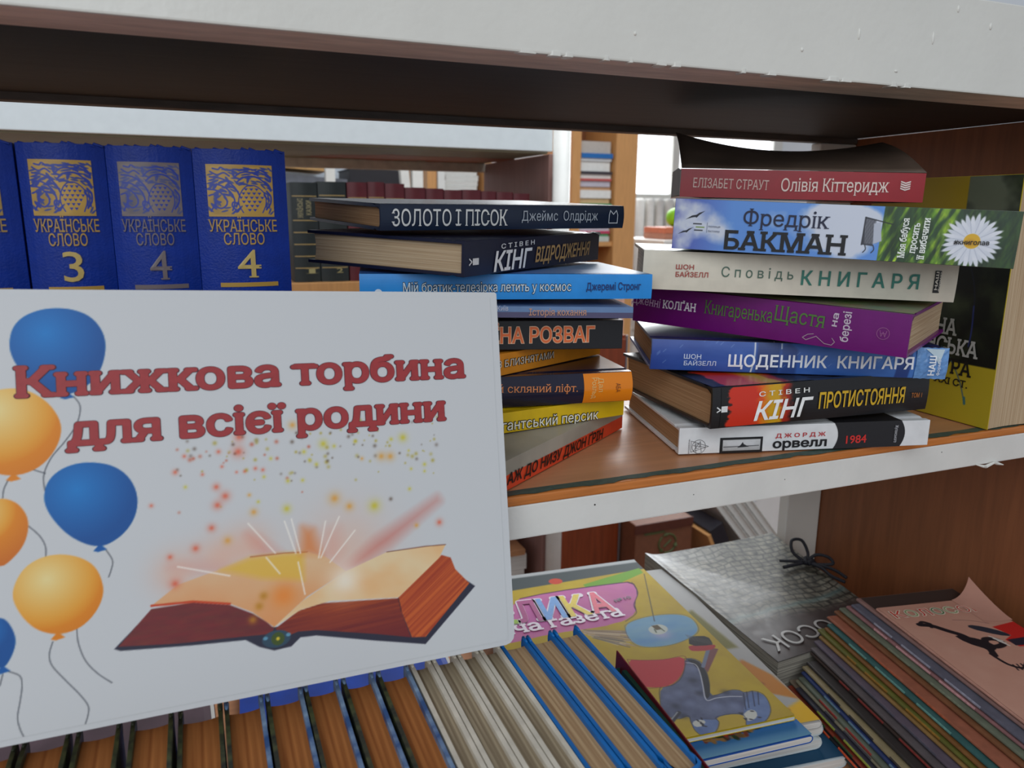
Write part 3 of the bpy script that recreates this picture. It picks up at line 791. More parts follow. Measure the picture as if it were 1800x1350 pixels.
# chips of paint along the lower edge of the front board
for i in range(14):
    bm = bmesh.new()
    x = RND.uniform(.16, .46)
    w = RND.uniform(.004, .016)
    d = RND.uniform(.004, .0085)
    n = 9
    lo_, hi_ = [], []
    for k in range(n):
        t = 2 * math.pi * k / n
        xx = x + w / 2 * math.cos(t) * RND.uniform(.75, 1.15)
        yy = max(-.0002 - .00002 * i, d / 2 + (d / 2 + .002) * math.sin(t) * RND.uniform(.7, 1.1))
        lo_.append(bm.verts.new((xx, yy, .2586 - .00002 * i)))
        hi_.append(bm.verts.new((xx, yy, .2606 + .00002 * i)))
    bm.faces.new(lo_)
    bm.faces.new(hi_)
    for k in range(n):
        bm.faces.new((lo_[k], lo_[(k + 1) % n], hi_[(k + 1) % n], hi_[k]))
    link('paint_chip', bm_mesh(bm, 'paint_chip'), M_white, bc)
# paint drips and blobs on the white board
bm = bmesh.new()
for x, z, w, h in ((.405, .288, .001, .006), (.47, .291, .0012, .007), (.56, .294, .001, .005), (.523, .303, .0014, .004), (.36, .275, .0012, .0022), (.61, .30, .0011, .006), (.49, .311, .0012, .004), (.24, .274, .001, .002), (.44, .268, .0015, .0015)):
    n0 = bmesh.ops.create_uvsphere(bm, u_segments=10, v_segments=6, radius=1.0)
    for v in n0['verts']:
        v.co = Vector((x + v.co.x * w, 0.0001 + v.co.y * .0009, z + v.co.z * h * .6))
link('paint_drips', bm_mesh(bm, 'paint_drips', True), M_white, bc)
box('middle_shelf', (-0.9, 0.0205, -0.018), (0.735, 0.318, 0.0), M_shelf, bc)
box('shelf_edging', (-0.9, 0.0135, -0.0066), (0.735, 0.0205, -0.0002), M_edge, bc, .0012)
box('front_rail', (-0.9, 0.0140, -0.0295), (0.756, 0.0200, -0.0066), M_white2, bc, .0010)
# nail heads and flecks on the rail
bm = bmesh.new()
for x, z, r in ((.232, -.0135, .0006), (.31, -.017, .0003), (.39, -.016, .0003), (.55, -.013, .0004)):
    tube(bm, [(x, 0.0145, z), (x, 0.01375, z)], r, 10)
link('nail', bm_mesh(bm, 'nail'), mat('dark_nail', (40, 36, 34)), bc)
# torn liner peeping out along the edge
vs, fs = [], []
n = 220
for i in range(n + 1):
    x = -0.3 + 0.96 * i / n
    a = fbm(np.array([x * 90]), np.array([0.3]), 3, 5)[0]
    vs += [(x, 0.0225 + .002 * fbm(np.array([x * 40]), np.array([3.3]), 2, 9)[0], 0.0002), (x, 0.0165 - .006 * (a - .5), 0.0002), (x, 0.0150 - .007 * (a - .5), 0.0002)]
for i in range(n):
    for k in range(2):
        a = 3 * i + k
        fs.append((a, a + 3, a + 4, a + 1))
me = bpy.data.meshes.new('shelf_liner')
me.from_pydata(vs, [], fs)
lo = link('shelf_liner', me, M_liner, bc)
box('side_panel', (0.735, 0.018, -0.32), (0.753, 0.336, 0.262), M_panel, bc)
box('lower_side_panel', (0.735, -0.25, -0.32), (0.753, 0.018, -0.03), M_panel, bc)
box('side_panel', (-0.9, 0.018, -0.32), (-0.882, 0.336, 0.262), M_panel, bc)
box('back_post', (0.680, 0.3185, -0.32), (0.734, 0.334, -0.0185), M_white, bc, .0015)
box('back_post', (0.680, 0.3185, 0.0005), (0.734, 0.334, 0.2555), M_white, bc, .0015)
box('bottom_shelf', (-0.9, -0.25, -0.32), (0.735, 0.318, -0.2955), M_shelf, bc)
# torn white wrapping caught on the rail at its right end
bm = bmesh.new()
pts = [(0.592 + .0062 * i, 0.0135 - .002 * (i % 2), -0.0285 - .0016 * ((i * 7) % 3)) for i in range(6)]
tube(bm, pts, [.0004, .0012, .0016, .001, .0015, .0004], 7)
link('torn_wrapping', bm_mesh(bm, 'torn_wrapping'), M_white, bc)

# a pale yellow book lying on the upper shelf, just seen over the front board
book('book', 'small pale yellow book on the upper shelf, its corner just above the white board', 'book', pose((0.60, 0.075, 0.2804), -4), (.20), .13, .049,
     mat('pale_yellow_card', (226, 206, 130)), P_white)

# ------------------------------------------------------------------ the poster
PP, PM, PH = AR['pose']
PMm = Matrix(PM).to_4x4()
PMm.translation = Vector(PP)
po = thing('poster', 'white landscape poster with balloons, an open book and dark red Cyrillic title', 'poster', matrix=PMm)
PW = 0.297
# card with rounded right corners
bm = bmesh.new()
R_ = 0.006
prof = [(-PW, 0.0)] + [(-R_ + R_ * math.cos(rad(t)), R_ + R_ * math.sin(rad(t))) for t in (-90, -60, -30, 0)] + [(0.0, PH - .001), (-.001, PH), (-PW, PH)]
fa = [bm.verts.new((x, 0.0, z)) for x, z in prof]
fb = [bm.verts.new((x, 0.0016, z)) for x, z in prof]
bm.faces.new(fa)
bm.faces.new(fb)
for i in range(len(prof)):
    bm.faces.new((fa[i], fa[(i + 1) % len(prof)], fb[(i + 1) % len(prof)], fb[i]))
link('card', bm_mesh(bm, 'card'), mat('white_card', (206, 207, 208), rough=.5, vary=.01, scale=400), po)
WH = (206, 207, 208)
cv = Canvas(-0.2955, 0.003, -0.0045, PH - 0.003, 640, 452, WH)


def glowcol(c):
    return {'r': (226, 96, 66), 'o': (226, 158, 62), 'y': (206, 192, 44)}[c]


# soft warm haze around the open book
for x, y, r, c, a in ((-.045, -.0, .02, (226, 150, 120), 0), ):
    pass
u = lambda pts: [tuple(p) for p in pts]
for k in AR['lpage'][1:4]:
    cv.glow(k[0], k[1] + .006, .014, (232, 170, 140), .55)
cx, cy = AR['rpage'][2]
cv.glow(cx, cy + .01, .03, (232, 178, 150), .55)
for pts, c, a in AR['rays']:
    mx = np.mean([p[1] for p in pts])
    cv.poly(u(pts), c, a * .8, soft=.009)
cv.poly(u(AR['dark']), (44, 44, 62), soft=cv.px * 1.2)
cv.poly(u(AR['lmar']), lambda U, V: np.stack([104 + 22 * fbm(U * 120, V * 500, 3, 2), 36 + 14 * fbm(U * 160, V * 700, 3, 4), 44 + 0 * U], -1))
zs = [p[1] for p in AR['rfront']]
z0, z1 = min(zs), max(zs)


def rfront(U, V):
    t = (V - z0) / (z1 - z0)
    s = fbm(U * 30, V * 900 - U * 60, 3, 8)
    return np.stack([112 + 70 * s * t, 34 + 46 * s * t, 40 - 10 * t], -1)


cv.poly(u(AR['rfront']), rfront)
q0, q1 = np.array(AR['rside'][0]), np.array(AR['rside'][1])
dn = np.array((-(q1 - q0)[1], (q1 - q0)[0]))
dn = dn / np.hypot(*dn)


def rside(U, V):
    s = (U - q0[0]) * dn[0] + (V - q0[1]) * dn[1]
    f = fbm(U * 20, s * 900, 3, 3)
    return np.stack([150 + 90 * f, 46 + 82 * f, 26 + 24 * f], -1)


cv.poly(u(AR['rside']), rside)
cv.line([AR['rfront'][3], AR['rside'][7]], .0006, (84, 34, 34))
lu = [p[0] for p in AR['lpage']]


def lpage(U, V):
    t = np.clip((V - min(p[1] for p in AR['lpage'])) / .042, 0, 1)
    f = fbm(U * 60, V * 60, 3, 5)
    return np.stack([226 + 0 * U, 138 + 44 * t + 20 * f, 78 + 62 * t + 24 * f], -1)


cv.poly(u(AR['lpage']), lpage, round_=0)
cv.line(AR['lpage'][7:10] and [AR['lpage'][0], AR['lpage'][12] if len(AR['lpage']) > 12 else AR['lpage'][-1]], .0008, (196, 76, 30))
cv.poly(u(AR['lback']), (228, 184, 60), .75, soft=.004)
cv.line([AR['lpage'][3], AR['lpage'][4], AR['lpage'][5]], .0005, (176, 92, 48))
cv.line(AR['lpage'][11:14] + AR['lpage'][:1], .0011, (204, 66, 28))


def rpage(U, V):
    f = fbm(U * 50 + V * 20, V * 80, 3, 6)
    return np.stack([234 + 0 * U, 176 + 40 * f, 116 + 60 * f], -1)


cv.poly(u(AR['rpage']), rpage)
m_ = np.mean(np.array(AR['rpage']), 0)
cv.glow(m_[0] - .012, m_[1] + .002, .011, (246, 238, 222), .8)
cv.line([AR['rpage'][3], AR['rpage'][4], AR['rpage'][5]], .0005, (120, 66, 48))
cv.poly(u(AR['rays'][1][0]), (226, 128, 50), .5, soft=.006)
g = np.mean(np.array(AR['lpage'][7:11]), 0)
cv.glow(g[0] - .006, g[1] + .004, .008, (240, 132, 40), .7)
for st in AR['streaks']:
    cv.line(u(st), .0009, (250, 240, 226), .5)
    cv.line(u(st), .0003, (252, 248, 240), .6)
ox, oy = AR['ornament']
cv.ell(ox, oy, .0072, .0045, (48, 74, 92))
cv.ell(ox + .0008, oy, .0034, .0034, (66, 84, 34))
cv.ell(ox + .0008, oy, .0009, .0009, (216, 190, 50))
for dx in (-.0055, .0062):
    cv.ell(ox + dx, oy + .0012, .0012, .0009, (96, 150, 176))
lm = np.mean(np.array(AR['lmar']), 0)
for i, (dx, dy) in enumerate(((.022, .0085), (.0195, .0035), (.0160, -.003))):
    cv.glow(lm[0] + dx, lm[1] + dy + .003, .0026, (190, 130, 30), .8)
rs = np.random.RandomState(3)
su = [s[0] for s in AR['spark']]
for i in range(120):
    x = rs.uniform(min(su) + .01, max(su) + .002)
    y = AR['spark'][1][1] + rs.normal(-.004, .0085)
    t = (x - min(su)) / (max(su) - min(su))
    c = (196, 96, 70) if rs.rand() > t * 1.4 + .1 else (178, 160, 60)
    if rs.rand() < .35:
        c = (112, 96, 84)
    cv.glow(x, y, rs.uniform(.0005, .0014), c, rs.uniform(.5, .9))
for x, y, r, c in AR['spark']:
    cv.glow(x, y, r * .95, glowcol(c), .45)
    cv.glow(x, y, r * .38, glowcol(c), .75)
for pts in AR['strings']:
    cv.curve(u(pts), .00042, (52, 56, 66))
for c, pts, knot, hl in AR['balloons']:
    base = (0, 88, 164) if c == 'b' else (226, 130, 14)
    if knot:
        kx, ky = knot
        cv.poly([(kx, ky + .0015), (kx - .003, ky - .0016), (kx - .001, ky - .0024), (kx + .003, ky - .0016)], base)
    hx, hy = hl
    rr = max(p[0] for p in pts) - min(p[0] for p in pts)

    def bcol(U, V, c=c, hx=hx, hy=hy, rr=rr):
        d = np.hypot(U - hx, (V - hy)) / rr
        t = np.clip(1 - d / .62, 0, 1)[..., None]
        if c == 'b':
            return np.array((0, 80, 152)) * (1 - t) + np.array((16, 124, 200)) * t
        t = t ** .8
        k = np.clip((d - .5) / .6, 0, 1)[..., None]
        o = np.array((232, 140, 16)) * (1 - k) + np.array((206, 108, 22)) * k
        return o * (1 - t) + np.array((240, 218, 150)) * t
    cv.poly(u(pts), bcol, round_=2)
pf = lambda U, V: (U, -0.0003 + 0 * U, V)
sheet('printed_picture', cv, pf, print_mat('poster_print', rough=.5), po)
pmap = lambda a, b_, lf: (a, -lf, b_)
for s, a0, b0, a1, b1, h in AR['title']:
    lettering('title_lettering', s, (a0, b0), (a1, b1), h * 0.94, (160, 50, 52), 'cooper', pmap, po, lift=.0001)
# ------------------------------------------------------------------ two stacks of books on the middle shelf
def C_(name, rgb, rough=.38, vary=.05, **k):
    return mat(name, rgb, rough=rough, vary=vary, scale=k.pop('scale', 90), **k)


def stack_book(k, label, cmat, pmat, group, **kw):
    P, yaw, tilt, pit, L, T, W = POSES[k]
    r = book('book', label, 'book', pose(P, yaw, tilt, pit), L, W, T, cmat, pmat, group=group, **kw)
    f = spine_map(T, kw.get('bulge', 0.0))
    for s, u0, v0, u1, v1, h, c, st in TX.get(k, []):
        kw2 = {}
        lettering('lettering', s, (u0, v0), (u1, v1), h, c, st, f, r, lift=0.00015 if k not in PRINTED else 0.0004)
    return r


PRINTED = {'R6', 'R3', 'R2'}
GL = 'books stacked by the poster'
GR = 'books stacked on the right'

# ---- right-hand stack, from the shelf upwards
def R1():
    r = stack_book('R1', 'white hardback with a black band and red number, lowest of the right stack', C_('white_laminate', (226, 226, 226)), P_tan, GR)
    L, W, T, bu = r['dims']
    k = MK['R1']
    b0, b1 = k['band1'][0], k['band2'][0]
    n = 8
    # black band wraps the spine and runs over both boards with curved ends
    f = spine_map(T, 0)
    vs, fs = [], []
    for i in range(n + 1):
        v = T * i / n
        c = .0035 * (1 - (2 * v / T - 1) ** 2)
        vs += [(b0 + c - .002, -.0004, v), (b1 + c - .002, -.0004, v)]
    for i in range(n):
        fs.append((2 * i, 2 * i + 1, 2 * i + 3, 2 * i + 2))
    i = len(vs)
    vs += [(b0 - .002, -.0004, T + .0005), (b1 - .002, -.0004, T + .0005), (b1 - .002, W * .9, T + .0005), (b0 - .002, W * .9, T + .0005)]
    fs += [(2 * n, 2 * n + 1, i + 1, i), (i, i + 1, i + 2, i + 3)]
    me = bpy.data.meshes.new('black_band')
    me.from_pydata(vs, [], fs)
    link('black_band', me, ink((30, 29, 32), .35), r)
    # the number and the small upright name sit on the band
    for o in [o for o in r.children if o.name.startswith('lettering')]:
        o.location.y -= 0.0003
    fr1, fr2 = k['fr1'], k['fr2']
    x0, z0, x1, z1 = fr1[0], fr1[1], fr2[0], fr2[1]
    cvp = Canvas(x0, z0, x1, z1, 120, 46, (22, 22, 24))
    cvp.poly([(x0 + .0022, z0 + .0018), (x1 - .0018, z0 + .0018), (x1 - .0018, z1 - .0018), (x0 + .0022, z1 - .0018)], lambda U, V: np.stack([150 + 60 * (V - z0) / (z1 - z0) + 20 * fbm(U * 300, V * 600, 3, 2)] * 3, -1))
    cvp.poly([(x0 + .006, z0 + .0055), (x1 - .007, z0 + .0055), (x1 - .006, z1 - .003), (x0 + .005, z1 - .003)], (214, 214, 216), .7, soft=.002)
    cvp.line([(x0 + .003, z0 + .0048), (x1 - .003, z0 + .0052)], .0005, (40, 40, 44))
    mx = (x0 + x1) / 2
    cvp.poly([(mx - .003, z0 + .004), (mx + .006, z0 + .0045), (mx + .002, z0 + .0066), (mx + .001, z0 + .0082), (mx - .0005, z0 + .006)], (36, 36, 40))
    spine_sheet('printed_picture', r, cvp, print_mat('book_print', .4), .0004)
    ex, ez = k['emb']
    st = [circ(ex, ez, .0052, 18), [(ex - .006, ez - .004), (ex + .0075, ez), (ex - .006, ez + .0045), (ex - .006, ez - .004)], [(ex - .004, ez - .003), (ex + .001, ez + .004), (ex + .002, ez - .004)], circ(ex - .001, ez + .0005, .0018, 10), [(ex - .0045, ez + .001), (ex + .005, ez - .0005)], [(ex - .003, ez + .004), (ex - .002, ez - .0045)]]
    spine_strokes('emblem', r, st, .00028, (70, 70, 74))
    lettering('lettering', 'видавець', (ex - .0072, ez - .005), (ex - .0072, ez + .006), .0012, (90, 90, 94), 'plain', f, r)
    jx = k['j1'][0]
    lettering('lettering', 'Жупанського', (jx - .002, T * .86), (jx - .002, T * .18), .0027, (196, 196, 200), 'plain', f, r, .0008)
    return r


def R2():
    r = stack_book('R2', 'thick black hardback with fiery red and yellow splash and yellow title', C_('black_laminate', (30, 29, 31), rough=.32), P_tan, GR, bulge=.0012)
    L, W, T, bu = r['dims']
    k = MK['R2']
    a, b, c, d = (k[n][0] for n in ('f1', 'f2', 'f3', 'f4'))
    cv = Canvas(a - .006, .0006, d + .012, T - .0006, 190, 80, (28, 27, 29))

    def fire(U, V):
        n = fbm(U * 260, V * 420, 4, 3) - .5
        t = (U - a + n * .008) / (d - a)
        red = np.array((214, 52, 30))
        ora = np.array((232, 104, 28))
        yel = np.array((214, 164, 26))
        blk = np.array((28, 26, 26))
        t_ = t[..., None]
        col = np.where(t_ < .42, red, red + (ora - red) * np.clip((t_ - .42) / .12, 0, 1))
        col = np.where(t_ > .52, ora + (yel - ora) * np.clip((t_ - .52) / .14, 0, 1), col)
        col = np.where(t_ > .80, yel + (red * .8 - yel) * np.clip((t_ - .80) / .10, 0, 1), col)
        col = np.where(t_ > .93, red * .8 + (blk - red * .8) * np.clip((t_ - .93) / .10, 0, 1), col)
        w = np.clip((t_ + .02 + .12 * (fbm(U * 40, V * 900, 3, 7) - .5)[..., None]) / .05, 0, 1)
        return blk + (col - blk) * w
    cv.mix(fire, np.ones(cv.U.shape))
    spine_sheet('printed_picture', r, cv, print_mat('gloss_print', .3))
    # the same splash runs over the upper board
    cb = Canvas(a - .012, .001, d + .02, W - .01, 120, 120, (28, 27, 29))

    def fire2(U, V):
        return fire(U, V * .3)
    cb.mix(fire2, np.ones(cb.U.shape))
    sheet('printed_board', cb, lambda U, V: (U, V, 0 * U + T + .0003), print_mat('gloss_print', .3), r)
    x0, z0 = k['arr1']
    for y0 in (0,):
        spine_patch('emblem', r, [(x0 + .0035, z0 + .0008), (x0 + .0085, z0 + .0008), (x0 + .0085, z0 + .0052), (x0 + .0035, z0 + .0052)], (232, 232, 230))
        spine_strokes('emblem', r, [[(x0, z0 + .0012), (x0 + .0028, z0 + .0026), (x0, z0 + .0046)]], .0009, (232, 232, 230))
    return r


def R3():
    r = stack_book('R3', 'blue hardback with rainy night street and white title, third from bottom of right stack', C_('blue_night_laminate', (44, 74, 152), rough=.36), P_tan, GR, bulge=.0016, cmat2=C_('navy_laminate', (26, 36, 84), rough=.36))
    L, W, T, bu = r['dims']
    k = MK['R3']
    l1, l3 = k['lamp1'][0], k['lamp3'][0]
    cv = Canvas(.0004, .0003, L - .0004, T - .0003, 420, 60, (46, 80, 160))

    def night(U, V):
        t = np.clip(U / L, 0, 1)[..., None]
        f = fbm(U * 60, V * 140, 3, 2)[..., None]
        return np.array((44, 76, 158)) + (np.array((70, 124, 200)) - np.array((44, 76, 158))) * t + (f - .5) * 26
    cv.mix(night, np.ones(cv.U.shape))
    cv.poly([(l1 + .002, 0), (l3 - .001, 0), (l3 - .001, T), (l1 + .002, T)], (34, 54, 110), .75, soft=.002)
    for i in range(16):
        cv.line([(l1 + .003, T * .1 + i * .0014), (l3 - .003, T * .1 + i * .0014)], .0003, (56, 76, 130))
    cv.poly([(l3, 0), (l3 + .012, 0), (l3 + .012, T * .8), (l3 + .006, T), (l3, T * .9)], (40, 62, 122), .7, soft=.002)
    rs = np.random.RandomState(5)
    for i in range(26):
        x, y = rs.uniform(.004, L), rs.uniform(.001, T)
        cv.line([(x, y), (x + .0022, y + .0022)], .0003, (150, 176, 220), .7)
    cv.curve([(l1 - .0015, .0005), (l1, T * .5), (l1 + .0002, T - .0006)], .0011, (216, 222, 232))
    cv.line([(l3, T * .82), (l3, T - .0006)], .0008, (216, 222, 232))
    e = L - .026
    cv.poly([(e - .010, 0), (e, 0), (e + .002, T), (e - .008, T)], (34, 56, 118), .8, soft=.001)
    spine_sheet('printed_picture', r, cv, print_mat('book_print', .4))
    # worn clear film crumpled over the tail end
    bm = bmesh.new()
    g = 9
    vv = [[bm.verts.new((L - .022 + .0235 * i / g, -bu * (1 - (2 * min(max(j / g, 0), 1) - 1) ** 2) - .0007 - .0011 * vnoise(np.array([i * 1.3]), np.array([j * 1.1]), 4)[0], T * j / g + .0004 * (i % 2))) for j in range(g + 1)] for i in range(g + 1)]
    for i in range(g):
        for j in range(g):
            bm.faces.new((vv[i][j], vv[i + 1][j], vv[i + 1][j + 1], vv[i][j + 1]))
    link('worn_film', bm_mesh(bm, 'worn_film'), mat('worn_blue_film', (104, 150, 206), rough=.3, vary=.12, scale=300, bump=.5), r)
    bm = bmesh.new()
    p = [(L - .016, T * .98), (L - .002, T * .97), (L - .004, T * .72), (L - .006, T * .5), (L - .009, T * .74)]
    bm.faces.new([bm.verts.new((a, -bu * (1 - (2 * c / T - 1) ** 2) - .0021, c)) for a, c in p])
    link('torn_paper', bm_mesh(bm, 'torn_paper'), mat('torn_white_paper', (196, 214, 224)), r)
    x0, z0 = k['lg1']
    f = spine_map(T, bu)
    lettering('lettering', 'НАШ', (x0 + .0058, .0035), (x0 + .0058, T - .0055), .0046, (236, 240, 246), 'heavy', f, r, .0030)
    lettering('lettering', 'формат', (x0 + .0094, .0035), (x0 + .0094, T - .0060), .0022, (236, 240, 246), 'plain', f, r, .0030)
    return r


def R4():
    r = stack_book('R4', 'purple hardback with curly green title and greenish boards, fourth from bottom of right stack', C_('purple_laminate', (112, 10, 112), rough=.34), P_cream, GR, bulge=.0008)
    L, W, T, bu = r['dims']
    c = r.children[0]
    c.data.materials.clear()
    k = MK['R4']
    # boards in soft green behind the purple spine
    for zz, nm in ((T + .0002, 'printed_board'), (-.0002, 'printed_board')):
        cb = Canvas(.0003, .004, L - .0003, W - .0003, 90, 70, (126, 136, 96))
        cb.mix(lambda U, V: np.stack([104 + 60 * fbm(U * 60, V * 60, 4, 1), 116 + 50 * fbm(U * 60, V * 60, 4, 2), 84 + 46 * fbm(U * 50, V * 50, 3, 3)], -1), np.ones(cb.U.shape))
        cb.poly([(.03, .004), (.10, .004), (.07, .03), (.05, .05)], (176, 170, 190), .7, soft=.01)
        sheet(nm, cb, lambda U, V, zz=zz: (U, V, 0 * U + zz), print_mat('book_print', .4), r)
    c.data.materials.append(MATS['purple_laminate'])
    c.data.materials.append(MATS['purple_laminate'])
    f = spine_map(T, bu)
    a, b = k['na1']
    lettering('lettering', 'на', (a + .0012, b + .001), (k['na2'][0] + .0012, k['na2'][1] + .002), .0044, (206, 190, 206), 'bold', f, r)
    a, b = k['be1']
    lettering('lettering', 'березі', (a + .0032, b), (k['be2'][0] + .0032, k['be2'][1]), .0056, (206, 190, 206), 'bold', f, r)
    ex, ez = k['emb']
    spine_strokes('emblem', r, [circ(ex, ez, .0040, 22), [(ex - .0022, ez + .002), (ex - .0012, ez - .0022), (ex, ez + .001), (ex + .0012, ez - .0022), (ex + .0022, ez + .002)], [(ex - .0015, ez), (ex + .0015, ez)]], .0005, (150, 80, 140))
    fx, fz = k['flour']
    spine_strokes('flourish', r, [[(fx + .004, fz + .002), (fx, fz + .0012), (fx - .0035, fz - .0015), (fx - .001, fz - .003), (fx + .006, fz + .0005), (fx + .012, fz - .004), (fx + .017, fz - .0045), (fx + .019, fz - .002), (fx + .017, fz + .0005)]], .0006, (168, 140, 160))
    return r


def R5():
    r = stack_book('R5', 'cream hardback with spaced green title, third from top of right stack', C_('cream_cloth', (222, 214, 196), rough=.5), P_white, GR, bulge=.0008, cmat2=C_('cream_cloth', (222, 214, 196)))
    L, W, T, bu = r['dims']
    k = MK['R5']
    f = spine_map(T, bu)
    x0, x1 = k['lg1'][0], k['lg2'][0]
    spine_sheet('emblem', r, Canvas(x0, .0062, x1, T - .0062, 8, 20, (26, 26, 28)), print_mat('book_print', .4), .0005)
    w = x1 - x0
    lettering('lettering', 'НАШ', (x0 + w * .52, .0085), (x0 + w * .52, T - .0070), w * .42, (222, 216, 202), 'heavy', f, r, .0009)
    lettering('lettering', 'формат', (x0 + w * .93, .0075), (x0 + w * .93, T - .0068), w * .26, (222, 216, 202), 'bold', f, r, .0009)
    # pale glossy endpaper on the top board, visible at the left
    cb = Canvas(.0005, .004, L - .0005, W - .0005, 60, 60, (222, 222, 222))
    for i in range(24):
        cb.line([(0, .006 + i * .005), (L, .006 + i * .005)], .0006, (196, 198, 202), .6)
    sheet('printed_board', cb, lambda U, V: (U, V, 0 * U + T + .0002), print_mat('book_print', .4), r)
    return r


def R6():
    r = stack_book('R6', 'thick book with sky and green meadow spine and a big daisy', C_('meadow_laminate', (52, 70, 50), rough=.38), P_white, GR, bulge=.0)
    L, W, T, bu = r['dims']
    k = MK['R6']
    cv = Canvas(.0002, .0002, L - .0002, T - .0002, 640, 108, (104, 152, 216))
    st, sb = k['split_t'], k['split_b']

    def sky(U, V):
        t = np.clip(U / st[0], 0, 1)[..., None]
        base = np.array((84, 90, 176)) * (1 - np.clip(t * 3.4, 0, 1)) + np.array((96, 148, 222)) * np.clip(t * 3.4, 0, 1)
        n = fbm(U * 44, V * 44, 5, 21)
        def blob(cx, cy, rx, ry):
            return np.exp(-(((U - cx) / rx) ** 2 + ((V - cy) / ry) ** 2))
        c1 = k['cloud1']
        c2 = k['cloud2']
        b = blob(c1[0] + .004, T * .45, .026, .016) * .85 + blob(c1[0] - .01, T * .9, .012, .006) * .4 + blob(c2[0] + .006, T * .25, .022, .012) + blob(c2[0] - .002, T * .8, .018, .010) + blob(c2[0] + .018, T * .75, .010, .008) * .9
        w = np.clip((b + (n - .5) * 1.5 - .34) * 2.6, 0, 1)[..., None]
        return base * (1 - w) + np.array((210, 216, 230)) * w
    cv.mix(sky, np.ones(cv.U.shape))

    def grass(U, V):
        n = fbm(U * 150 + V * 80, V * 60, 4, 6)
        n2 = fbm(U * 500, V * 130, 3, 9)
        d = np.clip((U - st[0]) / (L - st[0]), 0, 1)
        g = np.clip(n * 1.5 - .35, 0, 1)
        st_ = np.clip((fbm(U * 420 - V * 160, V * 90, 3, 17) - .38) * 3.2, 0, 1)
        col = np.stack([40 + 120 * g * st_ + 30 * st_, 70 + 110 * g * st_ + 44 * st_, 26 + 22 * g], -1) * (.66 + .62 * n2)[..., None]
        dk = np.clip((d - .42) / .4, 0, 1)[..., None] * (.55 + .5 * n[..., None])
        dk = np.clip(dk, 0, 1)
        return col * (1 - dk) + np.array((28, 48, 30)) * (.7 + .7 * n2[..., None]) * dk
    cv.poly([(st[0], T + .002), (sb[0], -.002), (L + .01, -.002), (L + .01, T + .002)], grass)
    # bench
    b1, b2, b3, b4 = k['bench1'], k['bench2'], k['bench3'], k['bench4']
    cv.poly([b1, b2, (b3[0] - .004, b3[1] + .0025), (b4[0] - .004, b4[1])], (66, 68, 78), .92)
    for i in range(9):
        t = i / 9
        cv.line([(b1[0] + (b4[0] - b1[0]) * t * .7, b1[1] - .001), (b2[0] + (b3[0] - b2[0]) * (t * .7 + .2), b2[1] + .001)], .0003, (150, 152, 160))
    cv.line([b1, b2], .0007, (30, 30, 38))
    cv.line([b1, (b4[0] + .006, b4[1] - .002)], .0007, (30, 30, 38))
    cv.poly([(b4[0] - .005, b4[1] - .002), (b4[0] - .001, b4[1] - .001), (b3[0] + .001, b3[1] + .006), (b3[0] - .004, b3[1] + .004)], (186, 192, 206), .9)
    for dx in (.002, .007):
        cv.curve([(b2[0] + dx, b2[1]), (b2[0] + dx + .0008, b2[1] - .0028), (b2[0] + dx - .0006, b2[1] - .005)], .0006, (34, 34, 42))
    # two birds
    for nm, s in (('bird1', 1.0), ('bird2', .8)):
        x, y = k[nm]
        cv.poly([(x - .0062 * s, y - .0032 * s), (x - .002 * s, y - .0004 * s), (x + .001 * s, y + .0002 * s), (x + .0028 * s, y + .0016 * s), (x + .0066 * s, y + .0030 * s), (x + .0030 * s, y + .0002 * s), (x + .0012 * s, y - .0018 * s), (x + .0002 * s, y - .0014 * s), (x - .002 * s, y - .0018 * s)], (22, 24, 36))
    # little publisher bars
    lx, ly = k['logo']
    for i, (dx, c) in enumerate(((0, (30, 32, 40)), (.002, (120, 150, 60)), (.001, (30, 32, 40)))):
        cv.poly([(lx - .004 + dx, ly + .0022 - i * .0022), (lx + .002 + dx, ly + .0022 - i * .0022), (lx + .002 + dx, ly + .0030 - i * .0022), (lx - .004 + dx, ly + .0030 - i * .0022)], c)
    cv.line([(lx + .0058, ly - .003), (lx + .0058, ly + .0036)], .0003, (60, 70, 100))
    # daisy
    dx, dy = k['daisy']
    R = .56 * (abs(k['daisyR'][0] - dx) + abs(k['daisyT'][1] - dy))
    n = 30
    for i in range(n):
        t = 2 * math.pi * i / n
        q = R * (.86 + .16 * ((i * 7) % 5) / 5)
        cv.ell(dx + q * .56 * math.cos(t), dy + q * .56 * math.sin(t), q * .46, R * .085, (212, 216, 226) if i % 2 else (226, 228, 236), 1, t)
    cv.ell(dx, dy, R * .55, R * .55, (216, 220, 230), .75, soft=R * .3)
    for i in range(0, n, 2):
        t = 2 * math.pi * (i + .5) / n
        cv.line([(dx + R * .3 * math.cos(t), dy + R * .3 * math.sin(t)), (dx + R * .85 * math.cos(t), dy + R * .85 * math.sin(t))], .00022, (150, 156, 176), .7)
    cv.ell(dx, dy, R * .27, R * .27, (222, 174, 36))
    cv.ell(dx - R * .04, dy - R * .05, R * .15, R * .13, (196, 140, 26), .6, soft=R * .1)
    spine_sheet('printed_picture', r, cv, print_mat('book_print', .4))
    f = spine_map(T, 0)
    for nm, s in (('v1', 'Моя бабуся'), ('v2', 'просить'), ('v3', 'її вибачити')):
        a, b = k[nm + 'b'], k[nm + 't']
        lettering('lettering', s, (a[0] + .0035, a[1]), (b[0] + .0035, b[1]), .0040, (236, 240, 232), 'slab', f, r, .0004)
    lettering('lettering', '#книголав', k['h1'], (k['h2'][0], k['h2'][1]), .0030, (24, 22, 24), 'bold', f, r, .0004)
    lettering('lettering', 'полиця', (lx + .0068, ly + .0006), (lx + .0148, ly + .0006), .0014, (60, 70, 100), 'plain', f, r, .0004)
